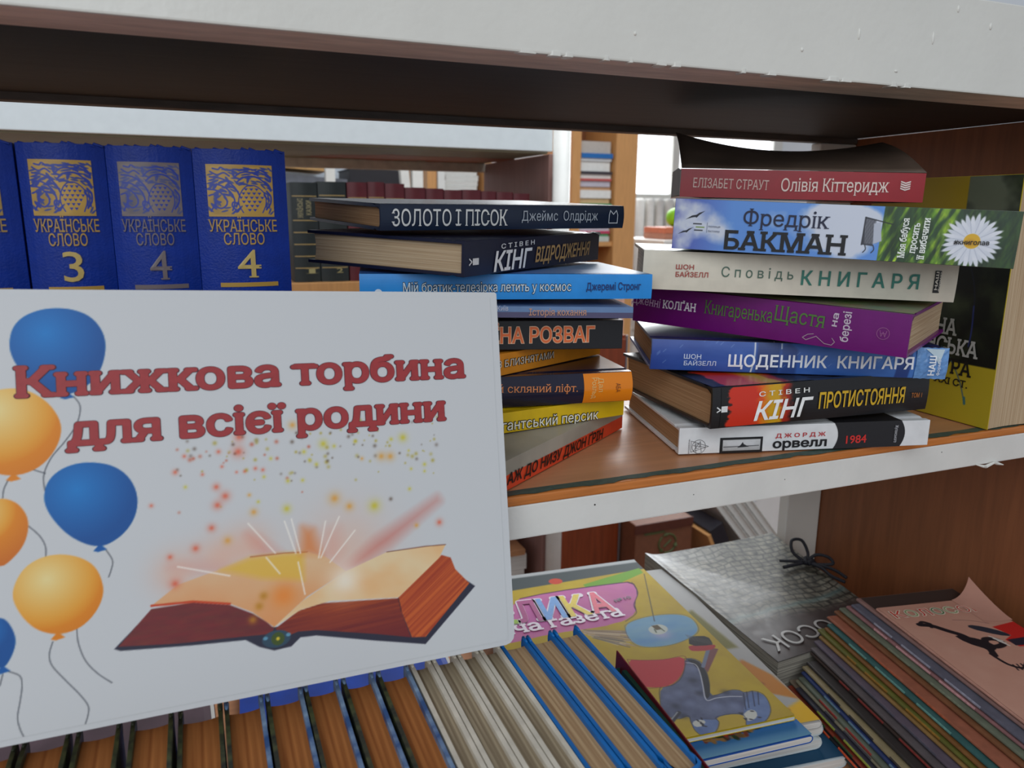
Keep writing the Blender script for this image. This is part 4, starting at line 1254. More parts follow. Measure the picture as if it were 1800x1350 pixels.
    lettering('lettering', 'бестселер', (lx + .0068, ly - .0026), (lx + .0148, ly - .0026), .0014, (60, 70, 100), 'plain', f, r, .0004)
    return r


def R7():
    r = stack_book('R7', 'red paperback with curled dark front cover, on top of the right stack', C_('red_gloss_card', (158, 22, 34), rough=.25), P_grey, GR, hard=False)
    L, W, T, bu = r['dims']
    k = MK['R7']
    # front cover springing up from the spine
    n, q = 26, 12
    vs, fs = [], []
    for j in range(q + 1):
        t = j / q
        for i in range(n + 1):
            s = i / n
            lift = .036 - .046 * s * (1 - s) - .006 * s
            vs.append((L * s, t * (W - .004) - .0004, T + .0006 + lift * (t + .12 * math.sin(math.pi * t))))
    for j in range(q):
        for i in range(n):
            a = j * (n + 1) + i
            fs.append((a, a + 1, a + n + 2, a + n + 1))
    me = bpy.data.meshes.new('curled_cover')
    me.from_pydata(vs, [], fs)
    for p in me.polygons:
        p.use_smooth = True
    cc = link('curled_cover', me, mat('dark_brown_cover', (84, 70, 60), rough=.45, vary=.35, scale=18), r)
    tag(cc, 'dark front cover curled upward')
    cc.modifiers.new('card', 'SOLIDIFY').thickness = 0.0004
    # grey tucked flap at the head end
    bm = bmesh.new()
    ring = [(-.0004, .001, .0012), (-.0004, .001, T - .001), (-.0012, .02, T + .0012), (-.0035, .05, T - .0006), (-.0035, .05, .0006)]
    bm.faces.new([bm.verts.new(p) for p in ring])
    fl_ = link('torn_flap', bm_mesh(bm, 'torn_flap'), mat('greyed_card', (150, 146, 140), vary=.08), r)
    fl_.modifiers.new('card', 'SOLIDIFY').thickness = 0.0005
    ex, ez = k['emblem']
    for s in (-1, 1):
        for i in range(4):
            spine_patch('emblem', r, [(ex, ez - .0030 + i * .0016), (ex + s * .0034, ez - .0018 + i * .0016), (ex + s * .0034, ez - .0008 + i * .0016), (ex, ez - .0020 + i * .0016)][::s], (236, 214, 208), .0005)
    return r


for fn in (R1, R2, R3, R4, R5, R6, R7):
    fn()

# ---- left-hand stack behind the poster
stack_book('L1', 'orange-red book with black scrawled title, lowest of the left stack', C_('orange_red_card', (228, 74, 40), rough=.4), P_grey, GL, hard=False, cmat2=C_('grey_back_card', (164, 158, 144), vary=.2, scale=20))
stack_book('L2', 'yellow book with white-on-black title, second from bottom of left stack', C_('yellow_card', (226, 186, 8), rough=.36), P_cream, GL)
r = stack_book('L3', 'glossy navy book with orange end band, third from bottom of left stack', C_('navy_gloss', (30, 30, 52), rough=.16), P_cream, GL, bulge=.004)
L, W, T, bu = r['dims']
o0 = MK['L3']['or1'][0]
cv = Canvas(o0, .0003, L - .0002, T - .0003, 90, 30, (236, 134, 22))
spine_sheet('orange_band', r, cv, print_mat('gloss_print_2', .18), .0003)
f = spine_map(T, bu)
for s, d, c in (('Роальд', .0150, (232, 196, 120)), ('Дал', .0200, (232, 196, 120))):
    lettering('lettering', s, (o0 + d - .0090, T * .86), (o0 + d - .0090, T * (.18 if s == 'Роальд' else .4)), .0040, c, 'plain', f, r, .0004)
lettering('lettering', 'АБА', (L - .0135, T * .66), (L - .0135, T * .36), .0034, (120, 62, 20), 'plain', f, r, .0004)
stack_book('L4', 'orange-yellow book turned askew with a white title, fourth from bottom of left stack', C_('amber_card', (232, 146, 38), rough=.36), P_tan, GL)
stack_book('L5', 'black book with large orange capitals, in the middle of the left stack', C_('black_gloss', (24, 23, 27), rough=.3), P_cream, GL)
stack_book('L6', 'thin violet-grey paperback under the sky-blue book in left stack', C_('violet_grey_card', (84, 80, 112), rough=.36), P_white, GL, hard=False, cmat2=C_('pale_blue_card', (104, 134, 176)))
r = stack_book('L7', 'sky-blue book with hand-drawn white title, third from top of left stack', C_('sky_blue_card', (36, 142, 222), rough=.36), P_grey, GL, hard=False, bulge=.0006)
L, W, T, bu = r['dims']
cb = Canvas(.0005, .003, L - .0005, W - .0005, 70, 50, (120, 170, 214))
cb.mix(lambda U, V: np.stack([40 + 120 * np.clip(U / L * 1.4 - .45, 0, 1) + 20 * fbm(U * 30, V * 30, 3, 1), 100 + 96 * np.clip(U / L * 1.4 - .45, 0, 1), 176 + 40 * np.clip(U / L, 0, 1)], -1), np.ones(cb.U.shape))
sheet('printed_board', cb, lambda U, V: (U, V, 0 * U + T + .0002), print_mat('book_print', .4), r)
dx, dz = MK['L7']['dot']
spine_patch('emblem', r, circ(dx, dz - .001, .0026, 16)[:-1], (214, 226, 238))
for key, lab in (('L8', 'thick navy hardback with gold title turned askew, second from top of left stack'), ('L9', 'slim dark navy hardback with white serif title, on top of the left stack')):
    r = stack_book(key, lab, C_('navy_laminate_' + key, (24, 27, 50) if key == 'L8' else (18, 34, 58), rough=.36), P_cream if key == 'L8' else P_tan, GL, bulge=0 if key == 'L8' else .0012)
    L, W, T, bu = r['dims']
    if key == 'L8':
        x0, z0 = MK['L8']['ar1']
        spine_patch('emblem', r, [(x0 + .004, z0 - .0006), (x0 + .011, z0 - .0006), (x0 + .011, z0 + .0036), (x0 + .004, z0 + .0036)], (226, 226, 226))
        spine_strokes('emblem', r, [[(x0, z0 - .0004), (x0 + .003, z0 + .0015), (x0, z0 + .0034)]], .0009, (226, 226, 226))
        # chipped white corner at the tail of the spine
        bm = bmesh.new()
        ring = [(L + .0003, -.0008, T + .0004), (L - .013, -.0008, T + .0005), (L - .015, .004, T + .0006), (L - .009, .007, T + .0006), (L + .0004, .006, T + .0005)]
        bm.faces.new([bm.verts.new(p) for p in ring])
        ring = [(L + .0003, -.0008, T + .0004), (L + .0003, -.0008, T - .0026), (L - .005, -.0008, T - .0012), (L - .013, -.0008, T + .0005)]
        bm.faces.new([bm.verts.new(p) for p in ring])
        tag(link('chipped_corner', bm_mesh(bm, 'chipped_corner'), mat('bare_white_card', (226, 226, 222))), 'chipped white corner')
        bpy.data.objects['chipped_corner'].parent = r
    else:
        a, b = MK['L9']['em1'], MK['L9']['em2']
        w, h = b[0] - a[0], b[1] - a[1]
        spine_strokes('emblem', r, [[(a[0], b[1] - h * .35), (a[0], a[1]), (b[0], a[1]), (b[0], b[1] - h * .35)], [(a[0], b[1] - h * .35), (a[0] + w * .15, b[1]), (a[0] + w * .5, b[1] - h * .3), (a[0] + w * .85, b[1]), (b[0], b[1] - h * .35)]], .0007, (206, 212, 218))
        cb = Canvas(.0005, .003, L - .0005, W - .0005, 30, 30, (126, 136, 150))
        sheet('printed_board', cb, lambda U, V: (U, V, 0 * U + T + .0002), print_mat('board_gloss', .22), r)

# ------------------------------------------------------------------ the big book standing at the right end
r = book('book', 'thick book standing upright at the right end, yellow and black cover with crossed-out pen line', 'book',
         upright((0.600, 0.160, 0.0008), 0, -1), .206, .146, .058, C_('yellow_cover', (196, 172, 42), rough=.4), P_cream, hard=False, bulge=.002)
L, W, T, bu = r['dims']
cv = Canvas(.0003, .0003, W - .0003, L - .0003, 240, 330, (186, 164, 40))


def ura(U, V):
    n = fbm(U * 40, V * 40, 5, 3)
    n2 = fbm(U * 26 + 5, V * 26, 4, 12)
    g = np.clip(n * 1.9 - .78, 0, 1)[..., None]
    base = np.array((20, 24, 20)) + np.array((52, 58, 30)) * g
    s = np.clip((V - .150) / .03, 0, 1)[..., None] * np.clip((n2 - .40) * 5, 0, 1)[..., None]
    return base * (1 - s) + np.array((92, 98, 80)) * s


cv.poly([(-.01, .050), (.094, .0505), (.2, .0515), (.2, .3), (-.01, .3)], ura)
cv.poly([(-.01, .178), (.1, .178), (.1, .3), (-.01, .3)], (150, 124, 16))
cv.curve([(.093, .148), (.108, .138), (.118, .112), (.120, .080)], .0011, (30, 34, 50))
cv.curve([(.119, .100), (.120, .080), (.119, .066)], .0013, (44, 54, 110))
cv.curve([(.094, .062), (.106, .050), (.116, .034), (.122, .018)], .0011, (66, 96, 110))
cv.line([(.1215, .022), (.1225, .017)], .0022, (56, 110, 112))
sheet('printed_cover', cv, lambda U, V: (V, U, 0 * U - .0003), print_mat('book_print', .4), r)
fU = lambda a, b, lf: (b, a, -lf)
lettering('lettering', 'СУЧАСНА', (.036, .0745), (.106, .0735), .0135, (164, 164, 156), 'slab', fU, r, .0004)
lettering('lettering', 'УКРАЇНСЬКА', (.034, .0585), (.128, .0570), .0135, (176, 176, 170), 'slab', fU, r, .0004)
lettering('lettering', 'ЛІТЕРАТУРА', (.034, .0410), (.1245, .0405), .0125, (24, 22, 18), 'slab', fU, r, .0004)
lettering('lettering', 'ПОЧАТКУ XXI СТ.', (.046, .0315), (.1235, .0305), .0060, (34, 30, 22), 'slab', fU, r, .0004)

# ------------------------------------------------------------------ blue volumes standing behind the poster
M_blue = mat('blue_leatherette', (0, 42, 134), rough=.42, spec=.3, vary=.08, scale=120, bump=.25, bscale=900)
GOLD = (176, 138, 58)


def volume(x0, x1, y, num, worn, label, h=.208):
    T = x1 - x0
    r = book('book', label, 'book', upright((x1, y, 0.0004), 0, 1), h, .135, T, M_blue, P_cream, bulge=.006, group='blue gilt volumes behind the poster', ov=.004)
    L, W, T, bu = r['dims']
    # the spine frame: across = -local z, up = local x
    fm = lambda a, b, lf: (b, -bu * (1 - min(1, (2 * (T - a) / T - 1) ** 2)) - lf, T - a)
    gold = tuple(int(c * (1 - worn * .45) + d * worn * .45) for c, d in zip(GOLD, (30, 50, 150)))
    a0, a1 = T * .13, T * .84
    b0, b1 = .1705, .1996
    cv = Canvas(a0, b0, a1, b1, 190, 210, gold)
    blue = (20, 46, 150)
    rs = np.random.RandomState(4)
    cv.mix(lambda U, V: np.stack([gold[0] + 60 * (fbm(U * 90, V * 90, 3, 2) - .5), gold[1] + 50 * (fbm(U * 90, V * 90, 3, 2) - .5), gold[2] + 30 * (fbm(U * 90, V * 90, 3, 2) - .5)], -1), np.ones(cv.U.shape))
    w, hh = a1 - a0, b1 - b0
    P = lambda s, t: (a0 + s * w, b0 + t * hh)
    iw = .0008
    for q in range(150):
        s_, t_ = rs.uniform(.02, .98), rs.uniform(.06, .95)
        if .50 < s_ < .86 and t_ < .58:
            continue
        an = math.atan2(t_ - .30, s_ - .24) + math.pi / 2 if s_ < .48 else math.atan2(t_ - .25, s_ - .68) + math.pi / 2
        cv.ell(*P(s_, t_), .0019, .00050, blue, .8 - worn * .4, an + rs.uniform(-.35, .35))
    # scrolling leaves in blue on gold
    for pts in ([(.04, .10), (.12, .30), (.10, .42), (.02, .40)], [(.06, .62), (.20, .60), (.34, .48), (.40, .30), (.36, .12)], [(.02, .52), (.14, .50), (.26, .38), (.28, .24), (.20, .16), (.12, .20), (.13, .28), (.19, .28)],
                [(.05, .76), (.24, .72), (.40, .58), (.48, .40)], [(.06, .86), (.16, .80), (.26, .84), (.34, .78)], [(.40, .74), (.50, .84), (.64, .86), (.78, .80)], [(.44, .66), (.56, .76), (.70, .78), (.82, .72), (.92, .60)],
                [(.52, .90), (.62, .92), (.74, .90)], [(.86, .88), (.94, .80), (.97, .70)], [(.90, .50), (.96, .40), (.95, .26), (.88, .14)], [(.82, .90), (.90, .86)], [(.44, .10), (.36, .20), (.38, .28), (.46, .24)], [(.10, .92), (.18, .90), (.22, .94), (.28, .90)]):
        cv.curve([P(*q) for q in pts], iw * 1.1, blue, 1 - worn * .35)
    for s, t in ((.12, .58), (.22, .66), (.31, .70), (.40, .84), (.62, .72), (.76, .86), (.92, .72), (.14, .40), (.24, .50), (.30, .60), (.95, .56), (.08, .20)):
        cv.ell(*P(s, t), .0022, .0008, blue, .9 - worn * .3, rs.uniform(0, 3))
    # the grape bunch: little triangles inside a gold oval
    for i, (row, n) in enumerate(((.50, 3), (.42, 4), (.34, 5), (.26, 4), (.18, 3), (.10, 2))):
        for j in range(n):
            sx = .66 + (j - (n - 1) / 2) * .082
            cv.poly([P(sx - .032, row + .05), P(sx + .032, row + .05), P(sx, row)], blue, 1 - worn * .25)
    cv.curve([P(.52, .08), P(.46, .24), P(.48, .42), P(.58, .58), P(.72, .60), P(.86, .46), P(.88, .26), P(.82, .08)], iw * .8, blue, .8 - worn * .3)
    for t in (.985, .012):
        cv.line([P(0, t), P(1, t)], .0016, gold)
    sheet('gilt_ornament', cv, lambda U, V: (V, -bu * (1 - np.minimum(1, (2 * (T - U) / T - 1) ** 2)) - .0003, T - U), print_mat('gilt_print', .32, .6), r)
    lettering('title_lettering', 'УКРАЇНСЬКЕ', (T * .12, .1620), (T * .86, .1620), .0068, gold, 'serif', fm, r, .0003, .3)
    lettering('title_lettering', 'СЛОВО', (T * .27, .1546), (T * .71, .1546), .0066, gold, 'serif', fm, r, .0003, .3)
    lettering('volume_number', num, (T * .40, .1355), (T * .63, .1355), .0168, gold if worn else (186, 160, 92), 'serif', fm, r, .0003, .3)
    cb = Canvas(T * .2, .1300, T * .84, .1325, 40, 6, gold)
    sheet('gilt_band', cb, lambda U, V: (V, -bu * (1 - np.minimum(1, (2 * (T - U) / T - 1) ** 2)) - .0003, T - U), print_mat('gilt_print', .32, .6), r)
    # frayed upper edge of the leatherette
    bm = bmesh.new()
    for i in range(7):
        a = T * (.05 + .14 * i) + rs.uniform(-.002, .002)
        x, yy, z = fm(a, L, 0)
        tube(bm, [(x - .001, yy + .0012, z), (x + rs.uniform(.0001, .0008), yy + .0012, z - .001), (x - .0008, yy + .0016, z - .005)], .0007, 6)
    link('frayed_edge', bm_mesh(bm, 'frayed_edge'), M_blue, r)
    return r


volume(-.132, -.0850, .081, '2', .2, 'blue volume cut by the left frame edge, leftmost of the gilt set')
volume(-.0838, -.0420, .080, '3', 0, 'blue gilt volume numbered 3, second of the set from the left')
volume(-.0418, .0020, .080, '4', 1, 'blue volume numbered 4 with worn, rubbed gilding')
volume(.0022, .0530, .080, '4', 0, 'blue volume numbered 4 with bright gilding, rightmost of the set')
# ------------------------------------------------------------------ row of books on the bottom shelf, tops towards the viewer
M_mott = mat('mottled_green_binding', (70, 76, 44), rough=.55, scale=160, rgb2=(18, 24, 22))
M_bluewash = mat('blue_white_binding', (150, 176, 200), rough=.5, scale=60, rgb2=(40, 78, 130))
M_cream_b = mat('cream_binding', (206, 198, 182), rough=.6, vary=.10, scale=80, bump=.3)
M_blue_b = mat('bright_blue_binding', (0, 104, 178), rough=.45, vary=.12, scale=60)


def row_book(x0, x1, top, yfar, label, cm, cm2, pm, group, ov=.004, bt=.0022, W=.135):
    T = x1 - x0
    bot = -.2953
    r = book('book', label, 'book', upright((x1, yfar - W, bot), 0, 1), top - bot, W, T, cm, pm, group=group, cmat2=cm2, ov=ov, bt=bt, bulge=.004)
    # softly rolled ends of the binding at the fore-edge
    bm = bmesh.new()
    L = top - bot
    for z in (bt * .5, T - bt * .5):
        tube(bm, [(L - .012, W + .0002, z), (L - .004, W + .0004, z), (L + .0004, W - .0006, z), (L + .0005, W - .006, z)], [bt * .45, bt * .62, bt * .66, bt * .3], 7)
    link('binding_corner', bm_mesh(bm, 'binding_corner', True), cm, r)
    return r


GO = 'brown-paged books in the bottom row'
xs_o = [(-.1210, -.0995), (-.0975, -.0765), (-.0738, -.0535), (-.0490, -.0290), (-.0268, -.0050), (-.0040, .0160), (.0172, .0370), (.0378, .0568), (.0588, .0768), (.0788, .0975)]
lab_o = ['brown-paged book in mottled green binding, cut by the left corner of frame', 'brown-paged book in mottled binding, second from the left in the bottom row', 'brown-paged book in mottled binding, third from the left in the bottom row', 'brown-paged book in mottled binding, fourth from the left in the bottom row',
         'brown-paged book just left of the blue magazine corner under the poster', 'brown-paged book at the left end of the blue patch under the poster', 'brown-paged book with split dark lines in its page block', 'brown-paged book with blue and white board, third from the white books',
         'brown-paged book with blue and white board, second from the white books', 'brown-paged book with blue and white board touching the white books']
for i, ((a, b_), lb) in enumerate(zip(xs_o, lab_o)):
    left = i < 5
    row_book(a, b_, -.0865 + (.003 if i < 4 else 0), -.0095 + .0006 * ((i * 5) % 3), lb, M_bluewash if not left else M_mott, M_mott, P_brown, GO)
GWh = 'cream books in the bottom row'
for (a, b_), lb in zip([(.0990, .1120), (.1126, .1278), (.1284, .1420), (.1426, .1560)], ['cream-bound book with frayed corner next to the brown-paged books', 'second cream-bound book from the brown-paged books', 'second cream-bound book from the bright blue books', 'cream-bound book touching the bright blue books']):
    row_book(a, b_, -.0875, -.0055, lb, M_cream_b, M_cream_b, P_old, GWh, ov=.003, bt=.0026)
GB = 'bright blue books in the bottom row'
for (a, b_), lb in zip([(.1566, .1745), (.1752, .1930), (.1937, .2112)], ['bright blue book beside the cream ones, leftmost of the three blue', 'middle one of the three bright blue books in the bottom row', 'rightmost of the three bright blue books, last in the bottom row']):
    row_book(a, b_, -.0875, -.0055, lb, M_blue_b, M_blue_b, P_oldtan, GB, ov=.003, bt=.0022)
# thin folder with a red outer board and dark green lining, leaning off the last blue book
r = thing('folder', 'thin dark green and red folder leaning beside the last blue book', 'folder', matrix=upright((.2190, -.150, -.2953), 0, 1))
M_ = Matrix.Rotation(rad(-4.5), 4, 'X')
r.matrix_world = Matrix.Translation((.2120, -.150, -.2946)) @ Matrix.Rotation(rad(-5.2), 4, 'Z') @ Matrix.Rotation(rad(1.2), 4, 'Y')
box('red_board', (.0030, 0, 0), (.0040, .128, .196), mat('dark_red_board', (112, 14, 24), rough=.5), r, .0004)
bm = bmesh.new()
prof = [(.004, 0), (.120, 0), (.126, .14), (.126, .178), (.121, .188), (.118, .178), (.112, .192), (.06, .194), (.004, .194)]
for x in (.0002, .0028):
    bm.faces.new([bm.verts.new((x, y, z)) for y, z in prof])
v = list(bm.verts)
n = len(prof)
for i in range(n):
    bm.faces.new((v[i], v[(i + 1) % n], v[n + (i + 1) % n], v[n + i]))
link('green_lining', bm_mesh(bm, 'green_lining'), mat('dark_green_lining', (10, 58, 44), rough=.6), r)

# ------------------------------------------------------------------ magazines lying on the bottom shelf
def magazine(name, label, M, L, W, T, cm, pm=None, group=None, curl=0.0):
    r = thing(name, label, 'magazine', matrix=M, group=group)
    bm = bmesh.new()
    add_box(bm, (0, .0005, T * .12), (L, W, T * .88))
    link('page_block', bm_mesh(bm, 'page_block'), pm or P_white, r)
    bm = bmesh.new()
    n = 6
    out = [(W + .0004, T * .88), (W + .0004, T)]
    prof = [(W + .0004, T)] + [(T * .5 - T * .5 * math.sin(math.pi * i / n) - .0004, T * .5 + T * .5 * math.cos(math.pi * i / n)) for i in range(n + 1)] + [(W + .0004, 0)]
    prof += [(W + .0004, T * .12)] + [(.0004 + T * .38 - T * .38 * math.sin(math.pi * i / n), T * .5 - T * .38 * math.cos(math.pi * i / n)) for i in range(n + 1)] + [(W + .0004, T * .88)]
    a, b = extrude_profile(bm, prof, -.0004, L + .0004)
    k = len(prof)
    for side in (a, b):
        for i in range(k // 2 - 1):
            try:
                bm.faces.new((side[i], side[i + 1], side[k - 2 - i], side[k - 1 - i]))
            except ValueError:
                pass
    link('cover', bm_mesh(bm, 'cover'), cm, r)
    r['dims'] = (L, W, T, 0)
    return r


# pile under the children's newspaper.  local x -> page height (towards the viewer is 0), local y -> page width
def flat(cx, cy, z, yaw):
    """origin = near right corner, local x away along the page's right edge, local y to the left"""
    M = Matrix.Rotation(rad(90 + yaw), 4, 'Z')
    M.translation = Vector((cx, cy, z))
    return M


GM = 'magazines piled in the middle of the bottom shelf'
pile = [((.492, .020), -7, 'bent white magazine with teal edge, lowest of the middle pile', (196, 208, 212)),
        ((.478, .036), -6, 'white-edged magazine near the bottom of the middle pile', (206, 214, 214)),
        ((.480, .038), -7, 'grey-white magazine with cyan edge in the middle pile', (190, 200, 204)),
        ((.4735, .034), -7.3, 'grey magazine with an orange and yellow picture along its right side', (176, 174, 170)),
        ((.4440, .014), -4.5, 'blue magazine with a red and brown wreath picture, under the yellow magazine', (16, 82, 168))]
z = -.2953
for i, ((cx, cy), yaw, lb, c) in enumerate(pile):
    T = .0105 if i < 3 else .0072
    r = magazine('magazine', lb, flat(cx, cy, z, yaw), .30, .205, T, mat('magazine_cover_%d' % i, c, rough=.6, vary=.04), P_white, GM)
    L, W = .30, .205
    if i == 3:
        cv = Canvas(.001, .001, L - .001, .09, 130, 40, (172, 172, 170))
        cv.poly([(0, .0), (.03, .0), (.016, .035), (0, .07)], (226, 178, 36), 1, .003)
        cv.poly([(.03, .0), (.07, .004), (.10, .018), (.09, .035), (.05, .03)], (190, 122, 40), 1, .003)
        cv.poly([(.12, .010), (.20, .02), (.19, .035), (.12, .03)], (120, 116, 60), 1, .004)
        cv.curve([(.02, .02), (.05, .04), (.06, .02)], .003, (150, 90, 40))
        sheet('printed_cover', cv, lambda U, V: (U, V, 0 * U + T + .0004), print_mat('magazine_print', .62, .25), r)
    if i == 4:
        cv = Canvas(.0005, .0005, .12, W - .001, 120, 180, (16, 82, 170))
        cv.mix(lambda U, V: np.stack([20 + 70 * np.clip(.03 - U, 0, .03) / .03, 84 + 60 * np.clip(.03 - U, 0, .03) / .03, 172 + 0 * U], -1), np.ones(cv.U.shape))
        rs = np.random.RandomState(2)
        for q in range(150):
            t = rs.uniform(0, 2 * math.pi)
            d = rs.uniform(.3, 1)
            cv.ell(.030 + .016 * d * math.sin(t), .066 + .034 * d * math.cos(t), .004, .0022, [(70, 48, 30), (110, 84, 50), (44, 60, 34), (150, 110, 60), (120, 60, 44)][q % 5], 1, rs.uniform(0, 3))
        for yy in (.058, .064, .070):
            cv.ell(.024, yy, .005, .004, (206, 34, 34), 1, yy * 90)
        sheet('printed_cover', cv, lambda U, V: (U, V, 0 * U + T + .0004), print_mat('magazine_print', .62, .25), r)
    if i == 0:
        cb = Canvas(.001, .001, .1, W, 20, 20, (30, 74, 104))
        sheet('printed_cover', cb, lambda U, V: (U, V, 0 * U + T + .0004), print_mat('magazine_print', .62, .25), r)
    z += T + .0009
# the children's newspaper itself
zT = z
Mv = flat(.4425, .0335, zT, -5.2)
rv = magazine('magazine', "yellow and pink children's newspaper with a grey wheeled figure, on top of the middle pile", Mv, .312, .212, .0042, mat('newspaper_yellow', (206, 178, 46), rough=.4), P_white, GM)
Mi = Mv.inverted()
zplane = -.245
Oc = Vector((0, -.408327, .175))


def vloc(p):
    """a point measured on the plane z = -0.245 carried to this cover's own plane"""
    w = Vector((p[0], p[1], zplane))
    t = (zT + .0046 - Oc.z) / (w.z - Oc.z)
    q = Mi @ (Oc + (w - Oc) * t)
    return (q.x, q.y)


V = {k: [vloc(p) for p in v] for k, v in VM.items()}
cv = Canvas(.0004, .0004, .3116, .2116, 520, 350, (204, 176, 44))
cv.mix(lambda U, W_: np.stack([172 + 26 * fbm(U * 40, W_ * 40, 4, 2), 144 + 28 * fbm(U * 40, W_ * 40, 4, 2), 34 + 20 * fbm(U * 60, W_ * 60, 3, 8)], -1), np.ones(cv.U.shape))
top = [p for p in V['grey']]
cv.poly([(.286, -.01), (.33, -.01), (.33, .25), (.272, .25)], (70, 78, 80), 1, .002)
cv.poly([(.304, -.01), (.33, -.01), (.33, .25), (.304, .25)], (200, 202, 202), .8, .003)
cv.poly(V['green'], (112, 160, 52))
cv.poly([(p[0] + .002, p[1] - .002) for p in V['pink']], (70, 40, 70), 1, round_=1)
cv.poly(V['pink'], lambda U, W_: np.stack([190 + 14 * fbm(U * 50, W_ * 50, 3, 1), 100 + 26 * fbm(U * 50, W_ * 50, 3, 1), 160 + 10 * fbm(U * 90, W_ * 90, 2, 4)], -1), 1, round_=1)
cv.ell(*vloc((0.36, .335)), .007, .008, (200, 70, 50))
# hay, spinning disc, figure
for i in range(90):
    t = RND.random()
    a = V['straw'][0]
    b = V['straw'][2]
    c = V['straw'][6]
    d = V['straw'][3]
    p = (a[0] + (c[0] - a[0]) * t, a[1] + (c[1] - a[1]) * t)
    q = (b[0] + (d[0] - b[0]) * t, b[1] + (d[1] - b[1]) * t)
    s0, s1 = RND.uniform(0, .3), RND.uniform(.6, 1)
    cv.line([(p[0] + (q[0] - p[0]) * s0, p[1] + (q[1] - p[1]) * s0), (p[0] + (q[0] - p[0]) * s1, p[1] + (q[1] - p[1]) * s1 + RND.uniform(-.004, .004))], .0016, RND.choice([(176, 150, 110), (150, 126, 100), (196, 178, 130), (120, 110, 96), (190, 170, 150)]), .8)
cv.poly([(p[0] * 1.0, p[1]) for p in V['disc']], lambda U, W_: np.stack([96 + 50 * fbm(U * 50, W_ * 30, 3, 5), 146 + 40 * fbm(U * 50, W_ * 30, 3, 5), 186 + 20 * fbm(U * 50, W_ * 30, 3, 6)], -1), 1, round_=2)
m_ = np.mean(np.array(V['disc']), 0)
cv.glow(m_[0] - .006, m_[1] + .004, .012, (190, 176, 206), .7)
cv.poly(V['disc2'], (196, 204, 196), 1, round_=2)
m_ = np.mean(np.array(V['disc2']), 0)
cv.poly([(m_[0] + .008, m_[1] - .003), (m_[0] + .008, m_[1] + .004), (m_[0] - .001, m_[1] + .003), (m_[0] - .001, m_[1] - .004)], (96, 84, 60))
cv.line([(m_[0] + .001, m_[1] + .004), (m_[0] - .005, m_[1] + .005)], .0014, (84, 100, 80))
cv.line([(m_[0] + .001, m_[1] - .003), (m_[0] - .005, m_[1] - .004)], .0014, (84, 100, 80))
cv.line(V['cord'], .0009, (60, 60, 60))
cv.poly(V['body'], lambda U, W_: np.stack([66 + 44 * fbm(U * 90, W_ * 90, 4, 3), 74 + 46 * fbm(U * 90, W_ * 90, 4, 3), 104 + 46 * fbm(U * 90, W_ * 90, 4, 3)], -1), 1, round_=1)
for q in V['fig_hi']:
    cv.glow(q[0], q[1], .007, (126, 138, 176), .55)
for q in V['fig_lo']:
    cv.glow(q[0], q[1], .005, (40, 44, 62), .6)
cv.poly(V['boot1'], lambda U, W_: np.stack([70 + 50 * fbm(U * 80, W_ * 80, 3, 13), 92 + 50 * fbm(U * 80, W_ * 80, 3, 13), 142 + 40 * fbm(U * 80, W_ * 80, 3, 13)], -1), 1, round_=1)
cv.poly(V['boot2'], lambda U, W_: np.stack([74 + 50 * fbm(U * 80, W_ * 80, 3, 14), 96 + 50 * fbm(U * 80, W_ * 80, 3, 14), 146 + 40 * fbm(U * 80, W_ * 80, 3, 14)], -1), 1, round_=1)
for k in ('shoe1', 'shoe2'):
    m_ = np.mean(np.array(V[k]), 0)
    cv.poly(V[k], (196, 198, 190), 1, round_=1)
    for q in range(7):
        cv.ell(m_[0] + RND.uniform(-.005, .005), m_[1] + RND.uniform(-.007, .007), .0018, .0009, (44, 46, 58), .9, RND.uniform(0, 3))
q = V['folds']
for i in range(0, len(q), 2):
    cv.line([q[i], q[i + 1]], .0009, (38, 44, 70), .9)
cv.poly(V['bdark'], (32, 34, 44), .95, round_=1)
cv.curve(V['strap'], .0010, (200, 204, 214), .9)
bo = V['body']
cv.curve(bo + bo[:1], .0006, (36, 38, 52), .8)
cv.poly(V['red'], (196, 52, 62), 1, round_=1)
cv.curve(V['red'] + V['red'][:1], .0006, (110, 30, 40), .8)
cv.poly(V['handle'], (126, 76, 78))
cv.line([V['handle'][0], V['handle'][3]], .0036, (116, 126, 150))
cv.poly(V['brushred'], (176, 50, 56), 1, round_=1)
cv.poly(V['brush'], (38, 34, 38), 1, round_=1)
for i in range(12):
    t = i / 12
    a_, b_ = V['brush'][0], V['brush'][3]
    x, y = a_[0] + (b_[0] - a_[0]) * t, a_[1] + (b_[1] - a_[1]) * t
    cv.line([(x + .006, y), (x - .004, y)], .0005, (92, 86, 88), .8)
cv.line(V['cane'], .0042, (54, 56, 66))
cv.line([(p[0] + .0008, p[1] + .001) for p in V['cane']], .0012, (150, 156, 166))
cv.curve(V['disc'] + V['disc'][:1], .0006, (70, 100, 130))
cv.curve(V['outl'], .0008, (70, 40, 70))
c0 = vloc((.395, .085))
for q in range(5):
    cv.curve([(.02 + q * .006, .15 + q * .006), (.030 + q * .004, .13), (.03 + q * .006, .105)], .0006, (120, 100, 40), .7)
f = lambda a, b, lf: (a, b, .0042 + .0004 + lf)
sheet('printed_cover', cv, lambda U, W_: (U, W_, 0 * U + .0047), print_mat('magazine_print', .62, .25), rv)
fl2 = lambda a, b, lf: (a, b, .0047 + lf)
p0, p1 = V['t_velyka']
wx = (p1[0] - p0[0], p1[1] - p0[1])
word = 'ЕЛИКА'
cols = [(150, 190, 60), (170, 70, 130), (110, 160, 220), (226, 200, 60), (226, 84, 110)]
hcap = math.dist(*V['xh']) * 1.12
